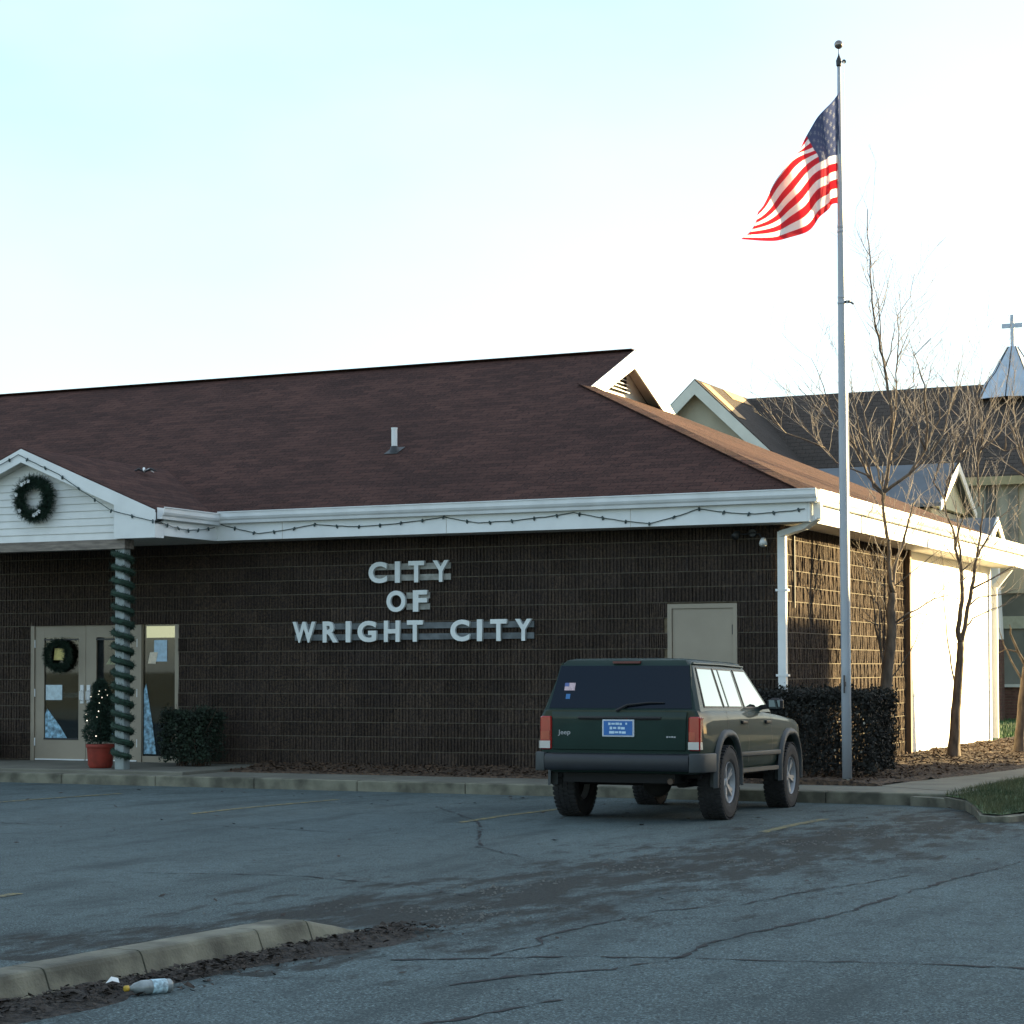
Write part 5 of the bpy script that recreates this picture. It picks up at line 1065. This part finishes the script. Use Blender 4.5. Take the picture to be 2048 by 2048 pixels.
for s in (-1, 1):
    for nme, poly in wins:
        cx = sum(p[0] for p in poly)/4; cz = sum(p[1] for p in poly)/4
        big = [(cx+(y-cx)*1.06, cz+(z-cz)*1.08) for y, z in poly]
        a = [side(s, y, z, .003) for y, z in big]; b1 = [side(s, y, z, .006) for y, z in poly]
        o = cpart(MB().prism(a if s > 0 else a[::-1], (-s*.01, 0, 0)), 'window_seal', m_black)
        cpart(MB().prism(b1 if s > 0 else b1[::-1], (-s*.004, 0, 0)), 'pane', m_sideg, o)
    d = MB(); p = [side(s, y, z, .01) for y, z in ((.2, 1.13), (.235, 1.13), (.175, 1.505), (.145, 1.505))]; cpart(d.prism(p if s > 0 else p[::-1], (-s*.006, 0, 0)), 'window_divider', m_car)
    # drip rail, door gaps, crease, mouldings
    cpart(MB().tube([side(s, -.64, 1.553, .004), side(s, .3, 1.56, .008), side(s, 1.2, 1.553, .004)], .011, 6), 'drip_rail', m_car)
    def vx(z): return s*(.86*(.97+.022*min(1, (z-.55)/.25)) if z < .83 else .855)
    for yy in (.045, .815, 1.78):
        z0 = .95 if yy < .1 else .56
        q = MB(); 
        for za, zb in zip(lin(.56 if yy > .5 else .92, 1.09, 6), lin(.56 if yy > .5 else .92, 1.09, 6)[1:]):
            h = .65; f = lambda z: s*(.86*(.97 if z < .55 else .992 if z < .7 else 1.0 if z < .86 else .99 if z < 1.03 else .965)+.0025)
            q.add([(f(za), yy-.006, za), (f(za), yy+.006, za), (f(zb), yy+.006, zb), (f(zb), yy-.006, zb)], [(0, 1, 2, 3)])
        cpart(q, 'door_gap', m_black)
    cpart(MB().box((s*.857 if s > 0 else -.875, .46, .62), (.875 if s > 0 else -.857, 2.1, .67)), 'side_moulding', m_trim, None, False, .006)
    cpart(MB().box((s*.84 if s > 0 else -.862, .46, .455), (.862 if s > 0 else -.84, 2.1, .5)), 'sill', m_trim)
    for yy in (.62, 1.58): 
        hq = MB().box((.85 if s > 0 else -.876, yy-.09, .955), (.876 if s > 0 else -.85, yy+.09, .99)); cpart(hq, 'door_handle', m_black, None, False, .006)
    # flares
    for yc in (0, 2.56):
        pts = []
        for k in range(17):
            a = R(-8+196*k/16); rr = .455+.035*abs(math.sin(2*a))
            pts.append((a, rr))
        V = []; F = []
        for a, rr in pts:
            c, d = math.cos(a), math.sin(a)
            for (r_, x) in ((rr-.03, .80), (rr-.03, .885), (rr-.005, .897), (rr+.03, .885), (rr+.045, .852)): V.append((s*x, yc+r_*c, .40+r_*d))
        for k in range(16):
            for j in range(4): f = (k*5+j, k*5+j+1, (k+1)*5+j+1, (k+1)*5+j); F.append(f if s > 0 else f[::-1])
        cpart(MB().add(V, F), 'wheel_flare', m_trim, None, True)
    # mirror
    mo = cpart(MB().cbox((s*.955-.085, 1.5, 1.09), (s*.955+.085, 1.6, 1.23), .03), 'mirror', m_black); cpart(MB().box((s*.955-.06, 1.494, 1.115), (s*.955+.06, 1.5, 1.205)), 'mirror_glass', m_sideg, mo); cpart(MB().bar((s*.8, 1.56, 1.13), (s*.9, 1.56, 1.14), .06, .05), 'mirror_arm', m_black)
    # tail lamp: red, amber and clear fields
    x0, x1 = (.7, .832) if s > 0 else (-.832, -.7)
    tl = cpart(MB().cbox((x0+.012, -.897, .70), (x1-.0, -.74, 1.03), .012), 'tail_lamp', m_red, None, False); cpart(MB().box((x0+.02, -.902, .80), (x1-.05 if s > 0 else x1-.02, -.896, .88)), 'amber_lens', m_amb, tl); cpart(MB().box((x0+.012, -.902, .712), (x1-.012, -.896, .785)), 'clear_lens', m_clear, tl)
    cpart(MB().box((x1-.003 if s > 0 else x0-.002, -.885, .712), (x1+.002 if s > 0 else x0+.003, -.75, .785)), 'clear_lens', m_clear, tl)
# windscreen
w0, a0, c0 = gh(1.13); w1, a1, c1 = gh(1.5); cpart(MB().prism([(w0-.09, c0+.006, 1.13), (-w0+.09, c0+.006, 1.13), (-w1+.08, c1+.006, 1.5), (w1-.08, c1+.006, 1.5)], (0, -.004, 0)), 'windscreen', m_sideg)
# tailgate
def tg(x, z, o): return (x, (-.876-o) if z <= 1.09 else (-.858+.175*(z-1.09)/.46)-o, z)
gate = cpart(MB().prism([(-.68, -.893, .70), (.68, -.893, .70), (.69, -.893, 1.0), (.70, -.893, 1.075), (-.70, -.893, 1.075), (-.69, -.893, 1.0)], (0, .03, 0)), 'tailgate', m_car, None, False, .008)
cpart(MB().prism([tg(-.745, 1.10, .008), tg(.745, 1.10, .008), tg(.675, 1.54, .008), tg(-.675, 1.54, .008)], (0, .012, 0)), 'tailgate_frame', m_car, gate)
cpart(MB().prism([tg(-.735, 1.11, .014), tg(.735, 1.11, .014), tg(.665, 1.53, .014), tg(-.665, 1.53, .014)], (0, .006, 0)), 'rear_window', m_tint, gate)
cpart(MB().box((-.42, -.91, 1.005), (.44, -.893, 1.03)), 'gate_handle', m_black, gate, False, .004); cpart(MB().box((-.4, -.9, .995), (.42, -.893, 1.005)), 'handle_recess', m_under, gate)
cpart(MB().box((-.12, -.72, 1.553), (.16, -.66, 1.575)), 'brake_lamp', mat('brake_red', (.1, .008, .008), .3))
cpart(MB().tube([tg(-.02, 1.085, .03), tg(.08, 1.14, .035), tg(.3, 1.165, .035), tg(.46, 1.165, .03)], [.016, .012, .009, .006], 6), 'rear_wiper', m_black)
pl = cpart(MB().cbox((-.165, -.905, .83), (.165, -.894, 1.0), .004), 'licence_plate', mat('plate_white', (.5, .55, .6), .5, var=.04), gate); cpart(MB().box((-.148, -.9085, .845), (.148, -.905, .985)), 'plate_field', mat('plate_blue', (.012, .12, .38), .45, var=.08), pl)
def write(txt, x, y, z, h, m, par, wide=1.0, name='lettering', bold=0):
    me = letter(txt, 1, .02, None, name, bold=bold); lo = min(v.co.x for v in me.vertices); hi = max(v.co.x for v in me.vertices); zl = min(v.co.z for v in me.vertices); zh = max(v.co.z for v in me.vertices); k = h/(zh-zl)
    for v in me.vertices: v.co = (x+(v.co.x-(lo+hi)/2)*k*wide, y+v.co.y*.1, z+(v.co.z-zl)*k)
    me.update(); return link(name, me, m, par, False)
m_pt = mat('plate_print', (.5, .68, .8), .5)
def blurred(x0, x1, z, h, y, m, par, widths):
    # worn raised print that cannot be read in the photograph
    x = x0; tot = sum(widths); b_ = MB()
    for i, wd in enumerate(widths):
        ww = wd/tot*(x1-x0)
        if i % 2 == 0: b_.box((x, y, z+h*.08*(i % 3)), (x+ww, y+.002, z+h*(1-.1*((i//2) % 2))))
        x += ww
    return b_.build('plate_print', m, par, False)
blurred(-.1, .095, .945, .024, -.91, m_pt, pl, [2, .7, 3, .5, 3, .5, 2, 3, 1.5]); blurred(-.085, .07, .903, .026, -.91, m_pt, pl, [2, .8, 2.5, 1.2, 2.2, .4, 3]); blurred(-.09, .08, .862, .024, -.91, m_pt, pl, [4, .4, 3, .5, 2, .4, 3])
write('Jeep', -.565, -.8955, .835, .06, m_rim, gate, 1.15, 'badge', .01); blurred(.49, .585, .825, .016, -.896, m_rim, gate, [2, .5, 2, .5, 2, .5, 2])
def sticker(x0, x1, z0, z1, m, name, dy): return cpart(MB().prism([tg(x0, z0, .016+dy), tg(x1, z0, .016+dy), tg(x1, z1, .016+dy), tg(x0, z1, .016+dy)], (0, .001, 0)), name, m, gate)
sticker(-.6, -.49, 1.285, 1.36, mat('sticker_pink', (.55, .4, .42), .6, var=.25, scale=70), 'flag_sticker', 0); sticker(-.6, -.555, 1.325, 1.36, mat('sticker_navy', (.1, .14, .34), .6), 'flag_sticker_corner', .0015); sticker(-.575, -.53, 1.2, 1.25, mat('sticker_blue', (.03, .14, .33), .6), 'round_sticker', 0)
cpart(MB().box((.62, -.862, .96), (.69, -.8, 1.0)), 'gate_corner', m_car)
# bumper with end caps
bp_ = MB(); prof = [(-.97, .5), (-.985, .53), (-.99, .63), (-.98, .655), (-.965, .662), (-.87, .67), (-.87, .5)]
V = [(-.74, y, z) for y, z in prof]+[(.74, y, z) for y, z in prof]; n = 7; bp_.add(V, [(i, n+i, n+(i+1) % n, (i+1) % n) for i in range(n)]+[tuple(range(n)), tuple(range(n, 2*n))[::-1]])
bu = cpart(bp_, 'rear_bumper', mat('bumper_dark', (.012, .015, .02), .45, var=.1)); soft(bu, .008)
for s in (-1, 1):
    pr_ = [(.742, -.985), (.82, -.95), (.875, -.87), (.885, -.5), (.85, -.47), (.84, -.87), (.742, -.9)]
    V = [(s*x, y, .49) for x, y in pr_]+[(s*x*1.0, y, .675) for x, y in pr_]; n = 7; F = [(i, (i+1) % n, n+(i+1) % n, n+i) for i in range(n)]+[tuple(range(n))[::-1], tuple(range(n, 2*n))]
    o = cpart(MB().add(V, F if s > 0 else [f[::-1] for f in F]), 'bumper_end', m_trim); soft(o, .01)
cpart(MB().box((-.6, -.8, .38), (.55, -.45, .52)), 'fuel_tank', m_under); cpart(MB().box((-.7, -.45, .42), (.7, 3.1, .5)), 'floor', m_under)
cpart(MB().cbox((-.78, 3.2, .45), (.78, 3.34, .64), .02), 'front_bumper', m_trim)
cpart(MB().box((-.7, 3.2, .7), (.7, 3.245, .9)), 'grille', m_black)
cpart(MB().tube([(-.7, 0, .37), (.7, 0, .37)], .045, 10), 'rear_axle', m_under); cpart(MB().ball((.12, 0, .36), .15, 14, 10), 'differential', m_under, None, True); cpart(MB().tube([(-.7, 2.56, .37), (.7, 2.56, .37)], .04, 10), 'front_axle', m_under)
cpart(MB().tube([(.35, 1.5, .36), (.42, .4, .36), (.5, -.3, .42), (.52, -.86, .4)], .03, 10), 'exhaust_pipe', mat('rusty_pipe', (.09, .06, .04), .8)); cpart(MB().tube([(.4, .5, .4), (.4, -.1, .4)], .09, 12), 'muffler', m_under)
for s in (-1, 1): cpart(MB().bar((s*.52, -.62, .42), (s*.52, .62, .42), .06, .05), 'leaf_spring', m_under)
# wheels
tyre = MB(); tyre.lathe([(.2, -.1), (.235, -.12), (.3, -.125), (.345, -.118), (.362, -.095), (.365, -.05), (.365, .05), (.362, .095), (.345, .118), (.3, .125), (.235, .12), (.2, .1)], 44, 'X')
for k in range(44):
    a = 2*math.pi*k/44
    for x0, x1, da in ((-.118, -.055, 0), (-.045, .0, .5), (.01, .05, 0), (.058, .118, .5)):
        aa = a+da*2*math.pi/44; V = []
        for r_ in (.36, .374):
            for x in (x0, x1):
                for t in (-.045, .045): V.append((x, r_*math.cos(aa+t), r_*math.sin(aa+t)))
        tyre.add(V, [(4, 5, 7, 6), (0, 4, 6, 2), (1, 3, 7, 5), (0, 1, 5, 4), (2, 6, 7, 3)])
tyre_me = tyre.mesh('tyre'); tyre_me.materials.append(m_rub)
for p in tyre_me.polygons: p.use_smooth = False
rim = MB(); rim.lathe([(.2, -.09), (.19, -.09), (.185, .06), (.197, .1), (.205, .112), (.21, .1), (.205, .085)], 40, 'X')
rim.lathe([(.001, .085), (.035, .085), (.045, .075), (.06, .06), (.06, .03)], 20, 'X')
for k in range(5):
    a = 2*math.pi*k/5+.3
    for d in (-.14, .14):
        c1, s1 = math.cos(a+d*.9), math.sin(a+d*.9); c0, s0 = math.cos(a+d*.4), math.sin(a+d*.4); rim.bar((.065, .05*c0, .05*s0), (.08, .195*c1, .195*s1), .028, .03, up=(1, 0, 0))
rim_me = rim.mesh('rim'); rim_me.materials.append(m_rim)
disc_me = MB().lathe([(.001, .02), (.14, .02), (.14, .0), (.185, -.02), (.185, -.03)], 24, 'X').mesh('brake_disc'); disc_me.materials.append(m_under)
for y in (0, 2.56):
    for s in (-1, 1):
        # every wheel: tyre with its rim and brake as sub-parts
        ty = bpy.data.objects.new('wheel', tyre_me); COL.objects.link(ty); ty.parent = carE; ty.location = (s*.765, y, .372); ty.rotation_euler = (random.uniform(0, 6), 0, 0 if s > 0 else math.pi)
        for nm_, me_ in (('rim', rim_me), ('brake_disc', disc_me)):
            o = bpy.data.objects.new(nm_, me_); COL.objects.link(o); o.parent = ty
